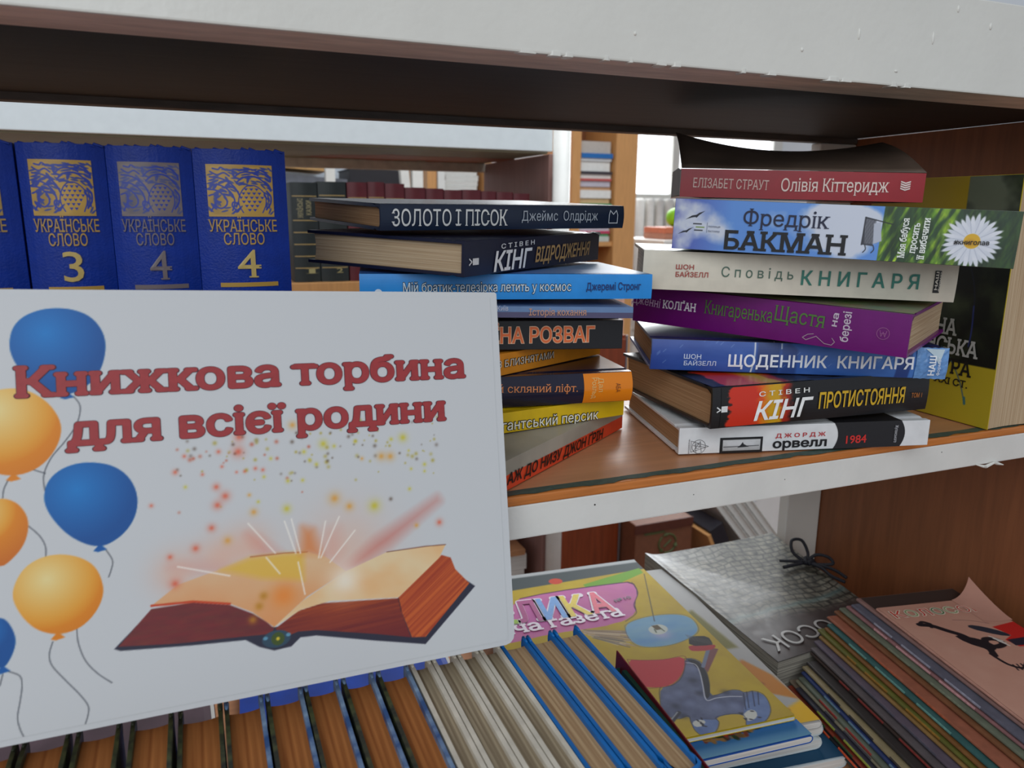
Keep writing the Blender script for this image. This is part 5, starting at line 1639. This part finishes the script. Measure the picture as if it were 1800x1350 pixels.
for i, (ch, c) in enumerate(zip(word, cols)):
    a, b = i / 5, (i + .92) / 5
    lettering('title_lettering', ch, (p0[0] + wx[0] * a, p0[1] + wx[1] * a), (p0[0] + wx[0] * b, p0[1] + wx[1] * b), hcap, (232, 222, 232), 'cooper_edge', fl2, rv, .0002)
    lettering('title_lettering', ch, (p0[0] + wx[0] * (a + .012), p0[1] + wx[1] * (a + .012)), (p0[0] + wx[0] * (b - .012), p0[1] + wx[1] * (b - .012)), hcap * .97, c, 'heavy', fl2, rv, .0006)
p0, p1 = V['t_ditya']
lettering('title_lettering', 'тяча газета', p0, p1, hcap * .46, (236, 226, 236), 'slab', fl2, rv, .0004)
p0, p1 = V['t_no']
lettering('title_lettering', '№10', p0, p1, .0055, (70, 50, 70), 'bold', fl2, rv, .0004)

# something blue lying on the bottom shelf behind the row, seen under the poster
for nm, lb, M, sz, c in (('magazine', 'blue magazine seen through the gap between the poster and the brown-paged books', flat(.200, .04, -.2953, -3), (.29, .205, .02), (14, 66, 170)),
                         ('magazine', 'dark mauve and green magazine behind the leftmost books of the bottom row', flat(-.0065, .03, -.2953, 2), (.28, .20, .02), (92, 74, 82))):
    r = magazine(nm, lb, M, sz[0], sz[1], sz[2], mat('cover_' + str(c[2]), c, rough=.4, vary=.25, scale=18), P_white)

# ------------------------------------------------------------------ bundle of magazines in clear film, tied with black cord
r = thing('magazine_bundle', 'bundle of grey stone-patterned magazines in shiny film tied with black cord', 'magazine', loc=(.600, .25, -.2953))
c00, c10, c11, c01 = Vector((.4985, .118, 0)), Vector((.668, .128, 0)), Vector((.668, .330, 0)), Vector((.504, .372, 0))
base = Vector((.600, .25, -.2953))
nu, nv = 150, 170


def bun(U, V_):
    x = (c00.x * (1 - U) + c10.x * U) * (1 - V_) + (c01.x * (1 - U) + c11.x * U) * V_
    y = (c00.y * (1 - U) + c10.y * U) * (1 - V_) + (c01.y * (1 - U) + c11.y * U) * V_
    z_ = -.2525 + .0225 * np.clip((U + V_ - 1.05) / .95, 0, 1) ** 1.3 + .0012 * (fbm(U * 7, V_ * 7, 3, 2) - .5) + .003 * np.exp(-((U - .0) / .05) ** 2) * V_
    return x - base.x, y - base.y, z_ - base.z


cv = Canvas(0, 0, 1, 1, nu, nv, (90, 86, 76))


def stone(U, V_):
    V0 = V_
    V_ = V_ + .05 * (fbm(U * 7, V_ * 7, 3, 31) - .5)
    row = np.floor(V_ * 24 + .35 * np.sin(U * 9))
    xx = U * 15 + 3.1 * vnoise(row * 3.7, row * 0, 8) + 1.6 * fbm(U * 8, V_ * 8, 3, 5)
    fx = np.abs(xx - np.floor(xx) - .5) * 2
    fy = np.abs(V_ * 24 + .35 * np.sin(U * 9) - row - .5) * 2
    e = np.clip((1 - np.maximum(fx ** 3, fy ** 2)) * 1.6, 0, 1)
    n = fbm(U * 30, V_ * 30, 4, 3)
    g = (26 + 92 * e * (.25 + n * 1.1))
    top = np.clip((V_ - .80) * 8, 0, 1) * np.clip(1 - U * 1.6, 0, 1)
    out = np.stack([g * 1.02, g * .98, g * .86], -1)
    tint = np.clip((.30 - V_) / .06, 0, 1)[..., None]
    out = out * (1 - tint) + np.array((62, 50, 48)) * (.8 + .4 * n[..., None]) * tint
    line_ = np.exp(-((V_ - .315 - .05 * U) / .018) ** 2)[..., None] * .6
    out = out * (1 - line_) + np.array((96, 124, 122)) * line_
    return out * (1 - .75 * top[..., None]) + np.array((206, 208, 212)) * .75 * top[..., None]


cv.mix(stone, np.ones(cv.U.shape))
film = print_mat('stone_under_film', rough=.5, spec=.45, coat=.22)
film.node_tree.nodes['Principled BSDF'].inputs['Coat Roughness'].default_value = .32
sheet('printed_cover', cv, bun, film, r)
for p in bpy.data.objects['printed_cover'].data.polygons:
    pass
# body under the cover
bm = bmesh.new()
g = 14
rings = []
ed = [(i / g, 0) for i in range(g)] + [(1, i / g) for i in range(g)] + [(1 - i / g, 1) for i in range(g)] + [(0, 1 - i / g) for i in range(g)]
for (a, b) in ed:
    x, y, z_ = bun(np.array([a]), np.array([b]))
    rings.append((bm.verts.new((x[0], y[0], 0)), bm.verts.new((x[0], y[0], z_[0] - .0006))))
n = len(rings)
for i in range(n):
    bm.faces.new((rings[i][0], rings[(i + 1) % n][0], rings[(i + 1) % n][1], rings[i][1]))
bm.faces.new([q[0] for q in rings])
link('page_block', bm_mesh(bm, 'page_block'), pages_mat('pages_magazine', (170, 164, 150), (110, 104, 96), 600), r)
# lettering upside down near the low edge, as the bundle lies
bmap = lambda a, b, lf: tuple(float(q[0]) + (lf if i == 2 else 0) for i, q in enumerate(bun(np.array([a]), np.array([b]))))
lettering('title_lettering', 'КОЛОСОК', (1.0, .205), (.055, .150), .10, (190, 190, 186), 'plain', lambda a, b, lf: bmap(a, b, lf), r, .0006)
# cord bow at the right edge
bm = bmesh.new()
bx = Vector(bmap(.93, .62, .004))


def loop(pts, rr=.0019):
    q = []
    p = [pts[0]] + pts + [pts[-1]]
    for i in range(1, len(p) - 2):
        for k in range(6):
            t = k / 6
            a, b, c, d = (Vector(p[j]) for j in (i - 1, i, i + 1, i + 2))
            q.append(.5 * (2 * b + (c - a) * t + (2 * a - 5 * b + 4 * c - d) * t * t + (3 * b - a - 3 * c + d) * t ** 3))
    q.append(Vector(pts[-1]))
    tube(bm, [bx + v for v in q], rr, 7)


loop([(0, 0, .002), (-.010, .012, .012), (-.004, .022, .022), (.008, .018, .022), (.008, .006, .010), (0, 0, .003)])
loop([(0, 0, .002), (.010, -.004, .012), (.020, -.014, .012), (.018, -.024, .008), (.006, -.012, .004), (0, 0, .002)])
loop([(0, 0, .003), (-.016, .006, .004), (-.028, .014, .003)])
loop([(0, 0, .003), (.004, -.022, .004), (.001, -.040, .003), (.006, -.056, .002)])
loop([(0, 0, .003), (.012, -.030, .005), (.014, -.050, .003)])
loop([(-.030, .004, -.0006), (0, 0, .0022), (.012, -.003, .0), (.0165, -.004, -.02)], .0022)
loop([(-.004, -.004, .004), (.004, .004, .005), (.006, -.004, .005), (-.002, -.006, .004)], .0032)
cd_ = link('cord', bm_mesh(bm, 'cord', True), mat('black_cord', (18, 18, 28), rough=.7, vary=.3, scale=900), r)
tag(cd_, 'black cord tied in a bow')

# ------------------------------------------------------------------ leaning pile of thin magazines, spines to the left
GK = 'thin magazines piled at the right of the bottom shelf'
cols = [('black', (24, 22, 26), (190, 70, 40)), ('dark teal', (30, 66, 62), None), ('dark green', (40, 52, 40), None), ('black and orange-red', (34, 30, 34), (214, 84, 46)), ('orange-red', (190, 72, 44), (60, 84, 48)), ('beige', (176, 156, 130), (140, 44, 40)),
        ('dark slate', (66, 64, 76), (150, 160, 60)), ('pale cream', (180, 172, 140), (70, 70, 80)), ('grey-green', (120, 132, 110), (150, 54, 46)), ('royal blue', (44, 66, 132), (96, 128, 150)), ('pale straw', (186, 168, 120), (60, 54, 50)),
        ('charcoal', (52, 46, 44), None), ('dark umber', (70, 52, 44), (130, 50, 44)), ('ash grey', (112, 102, 104), None), ('mauve grey', (118, 104, 120), (80, 78, 90)), ('mustard', (186, 142, 74), None), ('olive green', (126, 128, 44), (150, 110, 40)),
        ('amber brown', (166, 106, 46), None), ('teal', (60, 124, 120), (100, 150, 140)), ('terracotta', (204, 116, 84), (170, 90, 60)), ('copper', (160, 98, 56), None), ('sage', (136, 146, 120), (120, 128, 106)), ('dusty pink', (190, 130, 130), (200, 150, 150)),
        ('blue-grey', (120, 122, 140), (150, 150, 164)), ('pinkish grey', (186, 140, 130), None)]
nK = len(cols)
zb, zt = -.2953, -.2085
dz = (zt - zb) / (nK + 1)
tips = [(.6060, .1300), (.5968, .1270), (.5944, .1310), (.5895, .1350), (.5851, .1370), (.5746, .1353), (.5679, .1279), (.5648, .1280), (.5606, .1328), (.5566, .1261), (.5496, .1250), (.5412, .1204), (.5399, .1186), (.5277, .1106), (.5227, .1104), (.5192, .1072), (.5139, .1047), (.5119, .1059), (.5068, .0998), (.5137, .1158), (.5092, .1127), (.5057, .1035), (.5046, .0956), (.5063, .0652), (.5049, .0576)][::-1]
RK = random.Random(11)
for i, (cn, c, c2) in enumerate(cols + [('pale pink', (200, 150, 132), None)]):
    t = i / nK
    x, y = tips[i] if i < nK else (.604, .103)
    zz = zb + dz * i
    last = i == nK
    yaw = -100.75 + RK.uniform(-.5, .5)
    lb = 'pale pink magazine with a black and red picture, on top of the leaning pile' if last else 'thin magazine with %s spine in the leaning pile' % cn
    r = magazine('magazine', lb, pose((x, y, zz), yaw), .235, .114, dz * .93, mat('spine_' + cn.replace(' ', '_').replace('-', '_'), tuple(int(v * .70 + 12) for v in c) if not last else c, rough=.5, vary=.10, scale=120), pages_mat('pages_magazine', (170, 164, 150), (110, 104, 96), 600), GK)
    if c2:
        T = dz * .93
        for (s0, s1) in ((.034 + .02 * RK.random(), .062), (.075, .10 + .02 * RK.random()), (.13, .17)):
            bm = bmesh.new()
            n = 6
            prof = [(T * .5 - T * .52 * math.sin(math.pi * k / n) - .0005, T * .5 + T * .48 * math.cos(math.pi * k / n)) for k in range(n + 1)]
            va = [bm.verts.new((s0, yy, z_)) for yy, z_ in prof]
            vb = [bm.verts.new((s1, yy, z_)) for yy, z_ in prof]
            for k in range(n):
                bm.faces.new((va[k], va[k + 1], vb[k + 1], vb[k]))
            link('spine_band', bm_mesh(bm, 'spine_band'), mat('band_%d_%d_%d' % c2, c2, rough=.5, vary=.15, scale=300), r)
    if i == nK - 1:
        cb = Canvas(.0004, .004, .10, .1138, 30, 30, (64, 52, 48))  # no print: flat dark tone painted on for the shadowy bundle behind
        sheet('printed_cover', cb, lambda U, V_: (U, V_, 0 * U + dz * .93 + .0003), print_mat('magazine_print_matt', .55), r)
    if last:
        T = dz * .93
        L, W = .235, .114
        cv = Canvas(.0002, .0004, L - .0002, W + .0002, 400, 224, (200, 150, 132))
        # u runs from the far edge towards the viewer, v from the spine to the right
        cv.mix(lambda U, V_: np.stack([200 + 8 * fbm(U * 60, V_ * 60, 3, 1), 148 + 12 * fbm(U * 60, V_ * 60, 3, 1), 128 + 12 * fbm(U * 60, V_ * 60, 3, 1)], -1), np.ones(cv.U.shape))
        K = (26, 24, 32)
        cv.curve([(.036, .020), (.040, .030), (.050, .038), (.060, .046), (.072, .050), (.082, .060), (.080, .072), (.072, .072), (.070, .062), (.080, .056), (.094, .050)], .0062, K)
        cv.curve([(.036, .020), (.032, .026), (.037, .031), (.042, .028)], .0036, K)
        cv.poly([(.056, .038), (.072, .040), (.086, .052), (.092, .046), (.084, .064), (.070, .060)], K, 1, round_=1)
        cv.curve([(.092, .048), (.108, .050), (.116, .058), (.112, .066), (.120, .072)], .0030, K)
        for q in range(4):
            cv.line([(.110, .054 + q * .004), (.118, .052 + q * .004)], .0014, K)
        cv.poly([(.044, .066), (.050, .062), (.066, .080), (.070, .092), (.062, .090), (.050, .078)], (40, 48, 62), 1, round_=1)
        cv.poly([(.052, .086), (.046, .120), (.090, .120), (.086, .084), (.074, .080), (.068, .092)], (206, 38, 34))
        cv.poly([(.074, .082), (.084, .082), (.086, .120), (.072, .120)], (34, 36, 54))
        for q in range(3):
            cv.line([(.066 + q * .004, .070 + q * .001), (.075 + q * .004, .076)], .0016, (226, 220, 210))
        cv.curve([(.034, .058), (.038, .074), (.046, .088)], .0006, (120, 80, 80))
        cv.curve([(.012, .030), (.016, .066), (.034, .11)], .0005, (130, 90, 86))
        sheet('printed_cover', cv, lambda U, V_: (U, V_, 0 * U + T + .0003), print_mat('magazine_print_matt', .55), r)
        fk = lambda a, b, lf: (a, b, T + .0003 + lf)
        for q, ch in enumerate('КОЛОСОК'):
            cc = [(206, 60, 50), (150, 170, 120), (206, 60, 50), (90, 130, 90), (150, 170, 120), (206, 90, 80), (206, 60, 50)][q]
            lettering('title_lettering', ch, (.0225 + .0004 * q, .006 + q * .0143), (.0225 + .0004 * q, .0175 + q * .0143), .0125, (238, 226, 206), 'edge', fk, r, .0002)
            lettering('title_lettering', ch, (.0225 + .0004 * q, .006 + q * .0143), (.0225 + .0004 * q, .0175 + q * .0143), .0125, cc, 'plain', fk, r, .0003)
        # the lifted far corner of the cover
        bm = bmesh.new()
        g = 8
        vv = [[bm.verts.new((.0 - .0006 + .045 * a / g - .014 * (1 - a / g) * (b / g) ** 2, W - .028 + .030 * b / g, T + .0006 + .016 * max(0, (b / g) * (1 - a / g)) ** 1.5)) for b in range(g + 1)] for a in range(g + 1)]
        for a in range(g):
            for b in range(g):
                bm.faces.new((vv[a][b], vv[a + 1][b], vv[a + 1][b + 1], vv[a][b + 1]))
        link('turned_corner', bm_mesh(bm, 'turned_corner', True), mat('pink_cover_paper', (200, 150, 132), rough=.55, vary=.03), r)

# ------------------------------------------------------------------ the second bookcase across the aisle
rb = thing('bookcase', 'white-railed bookcase across the aisle holding dark green and maroon volumes', 'bookcase', loc=(0, .95, 0))
Y0, Y1 = 0.0, .37


def rbox(n, a, b, m, bev=.0015):
    return box(n, a, b, m, rb, bev)


rbox('upper_shelf', (-.9, .012, .2815), (.628, Y1, .300), mat('grey_green_underside', (140, 138, 116), vary=.1, scale=12))
rbox('front_rail', (-.9, 0, .2850), (.632, .012, .335), mat('bluish_white_paint', (236, 244, 246), rough=.4, vary=.02))
rbox('back_lath', (-.9, Y1 - .016, .2620), (.628, Y1 - .001, .2815), mat('pale_lath', (214, 210, 200)))
bm = bmesh.new()
for i in range(26):
    x = RND.uniform(.26, .60)
    rr = RND.uniform(.030, .044)
    yy = RND.uniform(.20, .32)
    ring = [bm.verts.new((x + rr * 1.6 * math.cos(t) * RND.uniform(.6, 1.2), yy + rr * 1.4 * math.sin(t) * RND.uniform(.6, 1.2), .2812 - .0001 * i / 26)) for t in [2 * math.pi * k / 12 for k in range(12)]]
    bm.faces.new(ring)
link('rust_stain', bm_mesh(bm, 'rust_stain'), mat('rust_brown_stain', (150, 84, 48), vary=.2, scale=80), rb)
rbox('middle_shelf', (-.9, .006, .032), (.628, Y1, .0525), M_tan)
rbox('lower_shelf', (-.9, .006, -.27), (.628, Y1, -.25), M_tan)
rbox('lower_shelf', (-.9, .006, -.64), (.628, Y1, -.62), M_tan)
rbox('side_panel', (.630, .012, -1.1), (.646, Y1, .2815), mat('mauve_brown_veneer', (150, 112, 104), vary=.08, scale=10, stretch=(12, 12, 1)))
bm = bmesh.new()
tube(bm, [(.649, -.004, -1.1), (.649, -.004, .42)], .0165, 20)
link('front_post', bm_mesh(bm, 'front_post', True), M_white2, rb)
for x in (-.9,):
    rbox('side_panel', (x - .016, .012, -1.1), (x, Y1, .40), M_panel)
# its volumes
M_dg = mat('dark_green_cloth', (32, 40, 40), rough=.45, vary=.15)
M_mr = mat('maroon_cloth', (92, 22, 32), rough=.42, vary=.12)
GDG, GMR = 'dark green volumes on the far shelf', 'maroon volumes on the far shelf'


def far_volume(x0, x1, h, cm, label, group, num=None, y=.972, W=.12):
    T = x1 - x0
    r = book('book', label, 'book', upright((x1, y, .0526), 0, 1), h, W, T, cm, P_cream, group=group, bulge=.0045)
    L, _, T, bu = r['dims']
    fm = lambda a, b, lf: (b, -bu * (1 - min(1, (2 * (T - a) / T - 1) ** 2)) - lf, T - a)
    vs, fs = [], []
    for b in ([L * .86, L * .62, L * .50, L * .38, L * .26, L * .14] if num else [L * .84, L * .80]):
        n = 8
        for k in range(n):
            a0, a1 = T * (.04 + .92 * k / n), T * (.04 + .92 * (k + 1) / n)
            i = len(vs)
            vs += [fm(a0, b, .0004), fm(a1, b, .0004), fm(a1, b + .0016, .0004), fm(a0, b + .0016, .0004)]
            fs.append((i, i + 1, i + 2, i + 3))
        me = bpy.data.meshes.new('gilt_line')
        me.from_pydata(vs, [], fs)
        link('gilt_line', me, ink((176, 150, 96), .35), host(r))
        vs, fs = [], []
    if num:
        lettering('title_lettering', 'УКРАЇНСЬКІ', (T * .42, L * .65), (T * .42, L * .84), .0085, (170, 160, 120), 'serif', fm, r)
        lettering('title_lettering', 'КАЗКИ', (T * .74, L * .68), (T * .74, L * .82), .0085, (170, 160, 120), 'serif', fm, r)
        lettering('volume_number', num, (T * .55, L * .09), (T * .78, L * .09), .0085, (170, 160, 110), 'serif', fm, r)
    return r


far_volume(.1560, .2000, .168, M_dg, 'dark green gilt volume numbered 1 beside the blue set', GDG, '1')
far_volume(.2012, .2490, .170, M_dg, 'dark green gilt volume numbered 2, touching the maroon row', GDG, '2')
bnd = [.2505, .2865, .3175, .3535, .3920, .4260, .4610, .4980, .5280, .5620, .5960]
hs = [.170, .171, .169, .163, .162, .160, .161, .159, .158, .156]
ords = ['first', 'second', 'third', 'fourth', 'fifth', 'sixth', 'seventh', 'eighth', 'ninth', 'last']
for i in range(10):
    far_volume(bnd[i] + .0006, bnd[i + 1] - .0006, hs[i], M_mr, 'maroon volume on the far shelf, %s from the dark green pair' % ords[i], GMR)
# paper piles low in that bookcase, seen between the poster and its post
for nm, lb, z0, z1, x0, x1, m in (('paper_stack', 'lower white paper pile beside the white post under the middle shelf', -.6198, -.570, .45, .60, P_white), ('paper_stack', 'upper white paper pile beside the white post, a tan sheet on it', -.5695, -.535, .44, .605, P_white)):
    o = box(nm, (x0, .985, z0), (x1, 1.2, z1), m, None, .001)
    tag(o, lb, 'paper', 'paper piles low across the aisle')
o = box('folder', (.43, .98, -.5345), (.60, 1.2, -.522), mat('tan_folder_card', (176, 124, 84)), None)
tag(o, 'tan folder lying on the white paper piles low across the aisle', 'folder')

# ------------------------------------------------------------------ third bookcase beyond, with slanting grey albums
tb = thing('bookcase', 'white slatted bookcase seen through the gap above the maroon volumes', 'bookcase', loc=(0, 1.75, 0))
box('front_rail', (-.5, 0, .292), (.605, .014, .340), mat('cool_white_paint', (218, 222, 222)), tb)
box('shelf', (-.5, 0, .105), (.575, .3, .125), M_white2, tb)
box('post', (.575, -.004, -1.1), (.605, .02, .34), M_white2, tb)
box('post', (-.55, -.004, -1.1), (-.5, .02, .32), M_white2, tb)
bm = bmesh.new()
add_box(bm, (.333, -.030, -1.1), (.358, -.006, .30), .002)
link('front_upright', bm_mesh(bm, 'front_upright'), M_white2, tb)
bm = bmesh.new()
add_box(bm, (-.012, -.012, -.6), (.012, .012, .30), .002)
o = link('front_upright', bm_mesh(bm, 'front_upright'), M_white2, tb)
o.location = (.566, -.018, 0)
o.rotation_euler = (0, rad(-4), 0)
box('back_board', (-.5, .3, -1.1), (.58, .31, .34), mat('pale_back_board', (190, 196, 204)), tb)
for i, (x0, y0, ln, th, tilt, c, lb) in enumerate(((.00, 1.785, .40, .030, 3.5, (120, 124, 134), 'long grey album sloping behind the maroon volumes'), (.02, 1.79, .38, .022, 3.0, (200, 204, 212), 'pale album lying under the sloping grey one'), (.415, 1.83, .15, .075, 1.0, (40, 38, 44), 'black album lying in the far slatted bookcase'), (.06, 1.84, .30, .014, 3.5, (206, 158, 100), 'tan folder on top of the far grey album'))):
    z_ = (.252, .205, .215, .298)[i]
    M = Matrix.Translation((x0, y0, z_)) @ Matrix.Rotation(rad(tilt), 4, 'Y')
    r = thing('album', lb, 'album', matrix=M)
    box('cover', (0, 0, 0), (ln, .2, .003), mat('album_%d' % i, c), r, .0006)
    box('cover', (0, 0, th - .003), (ln, .2, th), MATS['album_%d' % i], r, .0006)
    box('page_block', (.004, .004, .003), (ln - .004, .196, th - .003), P_grey if i != 2 else mat('black_paper', (44, 44, 48)), r, 0)
    box('spine', (0, -.002, 0), (ln, .001, th), MATS['album_%d' % i], r, .0006)

# ------------------------------------------------------------------ tan bookcase far off with a pile of thin booklets
wbk = thing('bookcase', 'tall tan wooden bookcase far behind, booklets piled in it', 'bookcase', loc=(0, 2.6, 0))
box('side_panel', (1.492, 0, -1.1), (1.532, .3, .9), M_tan, wbk)
box('side_panel', (1.700, 0, -1.1), (1.806, .3, .9), M_tan, wbk)
box('shelf', (1.532, .01, .030), (1.700, .3, .05), M_tan, wbk)
box('shelf', (1.532, .01, -.11), (1.700, .3, -.09), M_tan, wbk)
box('back_board', (1.532, .29, -1.1), (1.700, .3, .9), M_panel, wbk)
bl = [(.022, (196, 200, 190), 'pale grey'), (.012, (96, 168, 110), 'leaf green'), (.012, (196, 60, 96), 'crimson'), (.014, (222, 222, 226), 'milk white'), (.012, (40, 110, 190), 'strong blue'), (.013, (170, 110, 80), 'brown'), (.013, (206, 208, 214), 'silver white'), (.016, (50, 130, 96), 'deep green'), (.016, (182, 190, 110), 'lime'), (.014, (150, 196, 216), 'light blue'),
      (.018, (60, 150, 104), 'bright green'), (.022, (214, 178, 130), 'beige'), (.034, (232, 230, 224), 'thick white'), (.014, (206, 160, 120), 'sand'), (.024, (196, 190, 200), 'greyish lilac'), (.010, (190, 84, 80), 'rose red'), (.018, (226, 222, 214), 'ivory'), (.012, (60, 54, 60), 'black'), (.042, (232, 230, 224), 'tall white'), (.012, (226, 226, 226), 'chalk white'), (.020, (30, 106, 176), 'deep blue'), (.05, (190, 180, 170), 'thick grey')]
z_ = .0505
for i, (h, c, nm) in enumerate(bl):
    dx = ((i * 37) % 7 - 3) * .0012
    r = thing('booklet', '%s booklet in the pile in the far tan bookcase' % nm, 'booklet', loc=(1.537 + dx + .003, 2.615 + ((i * 13) % 5) * .004, z_), group='booklets piled in the far tan bookcase')
    m = mat('booklet_%d' % i, c, vary=.04)
    box('cover', (0, 0, 0), (.150, .22, h * .14), m, r, 0)
    box('cover', (0, 0, h * .84), (.150, .22, h * .98), m, r, 0)
    box('page_block', (.002, .002, h * .14), (.149, .218, h * .84), P_white, r, 0)
    box('spine', (-.0005, -.0008, 0), (.150, .0006, h * .98), m, r, 0)
    z_ += h

# a second tan unit left of it, seen between the bookcases
w2 = thing('bookcase', 'narrow tan bookcase with a white pillar, right of the white slatted one', 'bookcase', loc=(0, 2.6, 0))
box('side_panel', (.862, 0, -1.1), (.899, .3, .7), M_tan, w2)
box('white_pillar', (.902, -.012, -1.1), (.930, .02, .7), M_white2, w2)
box('shelf', (.899, .02, .18), (1.10, .3, .20), M_tan, w2)
box('side_panel', (1.10, 0, -1.1), (1.13, .3, .7), M_tan, w2)
z_ = .2005
for i in range(9):
    r = thing('booklet', '%s white booklet of the pile in the narrow tan bookcase, counted upward' % ords[i if i < 9 else 9], 'booklet', loc=(.937 + .003 * (i % 3), 2.625, z_), group='white booklets in the narrow tan bookcase')
    box('cover', (0, 0, .016), (.14, .2, .0185), mat('white_booklet_card', (230, 232, 226)), r, 0)
    box('page_block', (.001, .001, 0), (.139, .199, .016), P_white, r, 0)
    z_ += .019

# ------------------------------------------------------------------ radiator, brown boxes, green ball by the back wall
r = thing('radiator', 'white ribbed radiator by the far white wall', 'radiator', loc=(2.74, 4.12, 0))
for i in range(9):
    bm = bmesh.new()
    add_box(bm, (i * .075, 0, -.62), (i * .075 + .055, .10, .27), .018)
    link('radiator_rib', bm_mesh(bm, 'radiator_rib', True), M_white2, r)
box('base_rail', (-.02, .02, -.68), (.70, .08, -.60), M_white2, r, .004)
box('leg', (.02, .03, -1.1), (.06, .07, -.67), M_white2, r, .003)
box('leg', (.60, .03, -1.1), (.64, .07, -.67), M_white2, r, .003)
tbk = thing('table', 'low white table in the light far behind the stacks', 'table', loc=(2.15, 3.0, 0))
box('tabletop', (-.06, -.2, .02), (.6, .3, .045), M_white2, tbk, .003)
for (x, y) in ((-.02, -.16), (.54, -.16), (-.02, .26), (.54, .26)):
    box('leg', (x, y, -1.1), (x + .04, y + .04, .02), M_white2, tbk, .002)
for i, (z0, z1, c) in enumerate(((.0455, .075, (176, 120, 96)), (.0755, .105, (196, 110, 76)))):
    o = box('box', (2.16, 2.90, z0), (2.42, 3.1, z1), mat('brown_card_%d' % i, c), None, .003)
    tag(o, ('lower' if i == 0 else 'upper') + ' flat brown box on the far white table', 'box', 'brown boxes on the far table')
bm = bmesh.new()
bmesh.ops.create_icosphere(bm, subdivisions=3, radius=.048)
o = link('ball', bm_mesh(bm, 'ball', True), mat('lime_green_rubber', (130, 200, 20), rough=.5), loc=(2.27, 2.98, .1525))
tag(o, 'lime green ball on the upper brown box, beside the red book', 'ball')

# ------------------------------------------------------------------ things low across the aisle
cb_ = thing('cupboard', 'red-brown cupboard with tan edge below the middle shelf, behind the white post', 'cupboard', loc=(.905, 1.5, -1.1))
box('body', (.03, .01, 0), (.232, .4, .93), M_redwood, cb_, .002)
box('door', (.032, 0, .02), (.228, .012, .92), M_redwood, cb_, .002)
box('tan_edge', (0, -.002, 0), (.030, .4, .93), M_tan, cb_, .002)
box('metal_strip', (.229, -.001, 0), (.234, .006, .93), mat('grey_metal', (150, 150, 156), rough=.3, metal=.6), cb_, .0005)
z_ = -.1698
for i in range(7):
    r = thing('booklet', 'pale pink booklet, %s from the top of the pile between the stacks' % ['seventh', 'sixth', 'fifth', 'fourth', 'third', 'second', 'first'][i], 'booklet', loc=(.95, 1.53, z_), group='pink booklets between the stacks')
    box('cover', (0, 0, 0), (.19, .24, .019), mat('pale_pink_card', (226, 176, 158)), r, .001)
    box('page_block', (-.0005, -.0006, .003), (.185, .23, .010), P_white, r, 0)
    z_ += .0195
r = thing('box', 'brown cardboard box with round green mark below the middle shelf', 'box', loc=(1.145, 1.42, -1.1))
box('body', (0, 0, 0), (.20, .3, .372), mat('brown_cardboard', (124, 76, 52), vary=.08), r, .003)
box('flap', (-.005, -.004, .345), (.20, 0, .374), mat('dark_card_flap', (88, 40, 26)), r, .001)
bm = bmesh.new()
for k in range(3):
    pts = circ(.112, .300, .030, 8, 120 * k + 10, 120 * k + 100)
    tube(bm, [(x, -.0012, z) for x, z in pts], .0032, 6)
    e = pts[-1]
    tube(bm, [(e[0], -.0012, e[1]), (e[0] + .012 * math.cos(rad(120 * k + 200)), -.0012, e[1] + .012 * math.sin(rad(120 * k + 200)))], [.008, .001], 6)
tube(bm, [(.100, -.0012, .290), (.124, -.0012, .310)], .003, 6)
link('round_mark', bm_mesh(bm, 'round_mark'), mat('green_print', (84, 92, 52)), r)
box('printed_strip', (.03, -.0012, .336), (.10, 0, .343), MATS['green_print'], r, 0)
r = thing('folder', 'black folder with tan edge leaning by the cardboard box', 'folder', matrix=Matrix.Translation((1.535, 1.38, -1.1)) @ Matrix.Rotation(rad(-25), 4, 'Y'))
box('board', (0, 0, 0), (.052, .25, .37), mat('black_board', (26, 24, 34)), r, .002)
box('tan_edge', (-.012, -.002, 0), (0, .25, .36), M_tan, r, .001)
for i in range(4):
    x0 = 1.72 + i * .036
    r = thing('folder', '%s white folder leaning in the row left of the white carton' % ['first', 'second', 'third', 'fourth'][i], 'folder', matrix=Matrix.Translation((x0 + .03, 1.40, -1.1)) @ Matrix.Rotation(rad(-40), 4, 'Y'), group='white folders leaning by the carton')
    box('cover', (0, 0, 0), (.0035, .26, .55 + .01 * i), mat('white_folder_card', (222, 222, 216)), r, .0008)
    box('cover', (.021, 0, 0), (.0245, .26, .55 + .01 * i), MATS['white_folder_card'], r, .0008)
    box('page_block', (.0035, .005, .004), (.021, .25, .54), P_white, r, 0)
r = thing('carton', 'white carton with an orange strip behind the leaning white folders', 'box', loc=(1.60, 1.68, -1.1))
box('body', (0, 0, 0), (.55, .3, .52), mat('white_carton', (228, 222, 218), vary=.05, scale=6), r, .004)
box('orange_strip', (.04, -.002, .345), (.22, 0, .362), mat('orange_print', (206, 130, 70)), r, 0)
bm = bmesh.new()
tube(bm, [(.06, -.001, .29), (.05, -.001, .24), (.10, -.001, .20), (.17, -.001, .25), (.22, -.001, .28)], .003, 6)
link('grey_line', bm_mesh(bm, 'grey_line'), mat('grey_print', (186, 186, 194)), r)

bpy.context.view_layer.update()
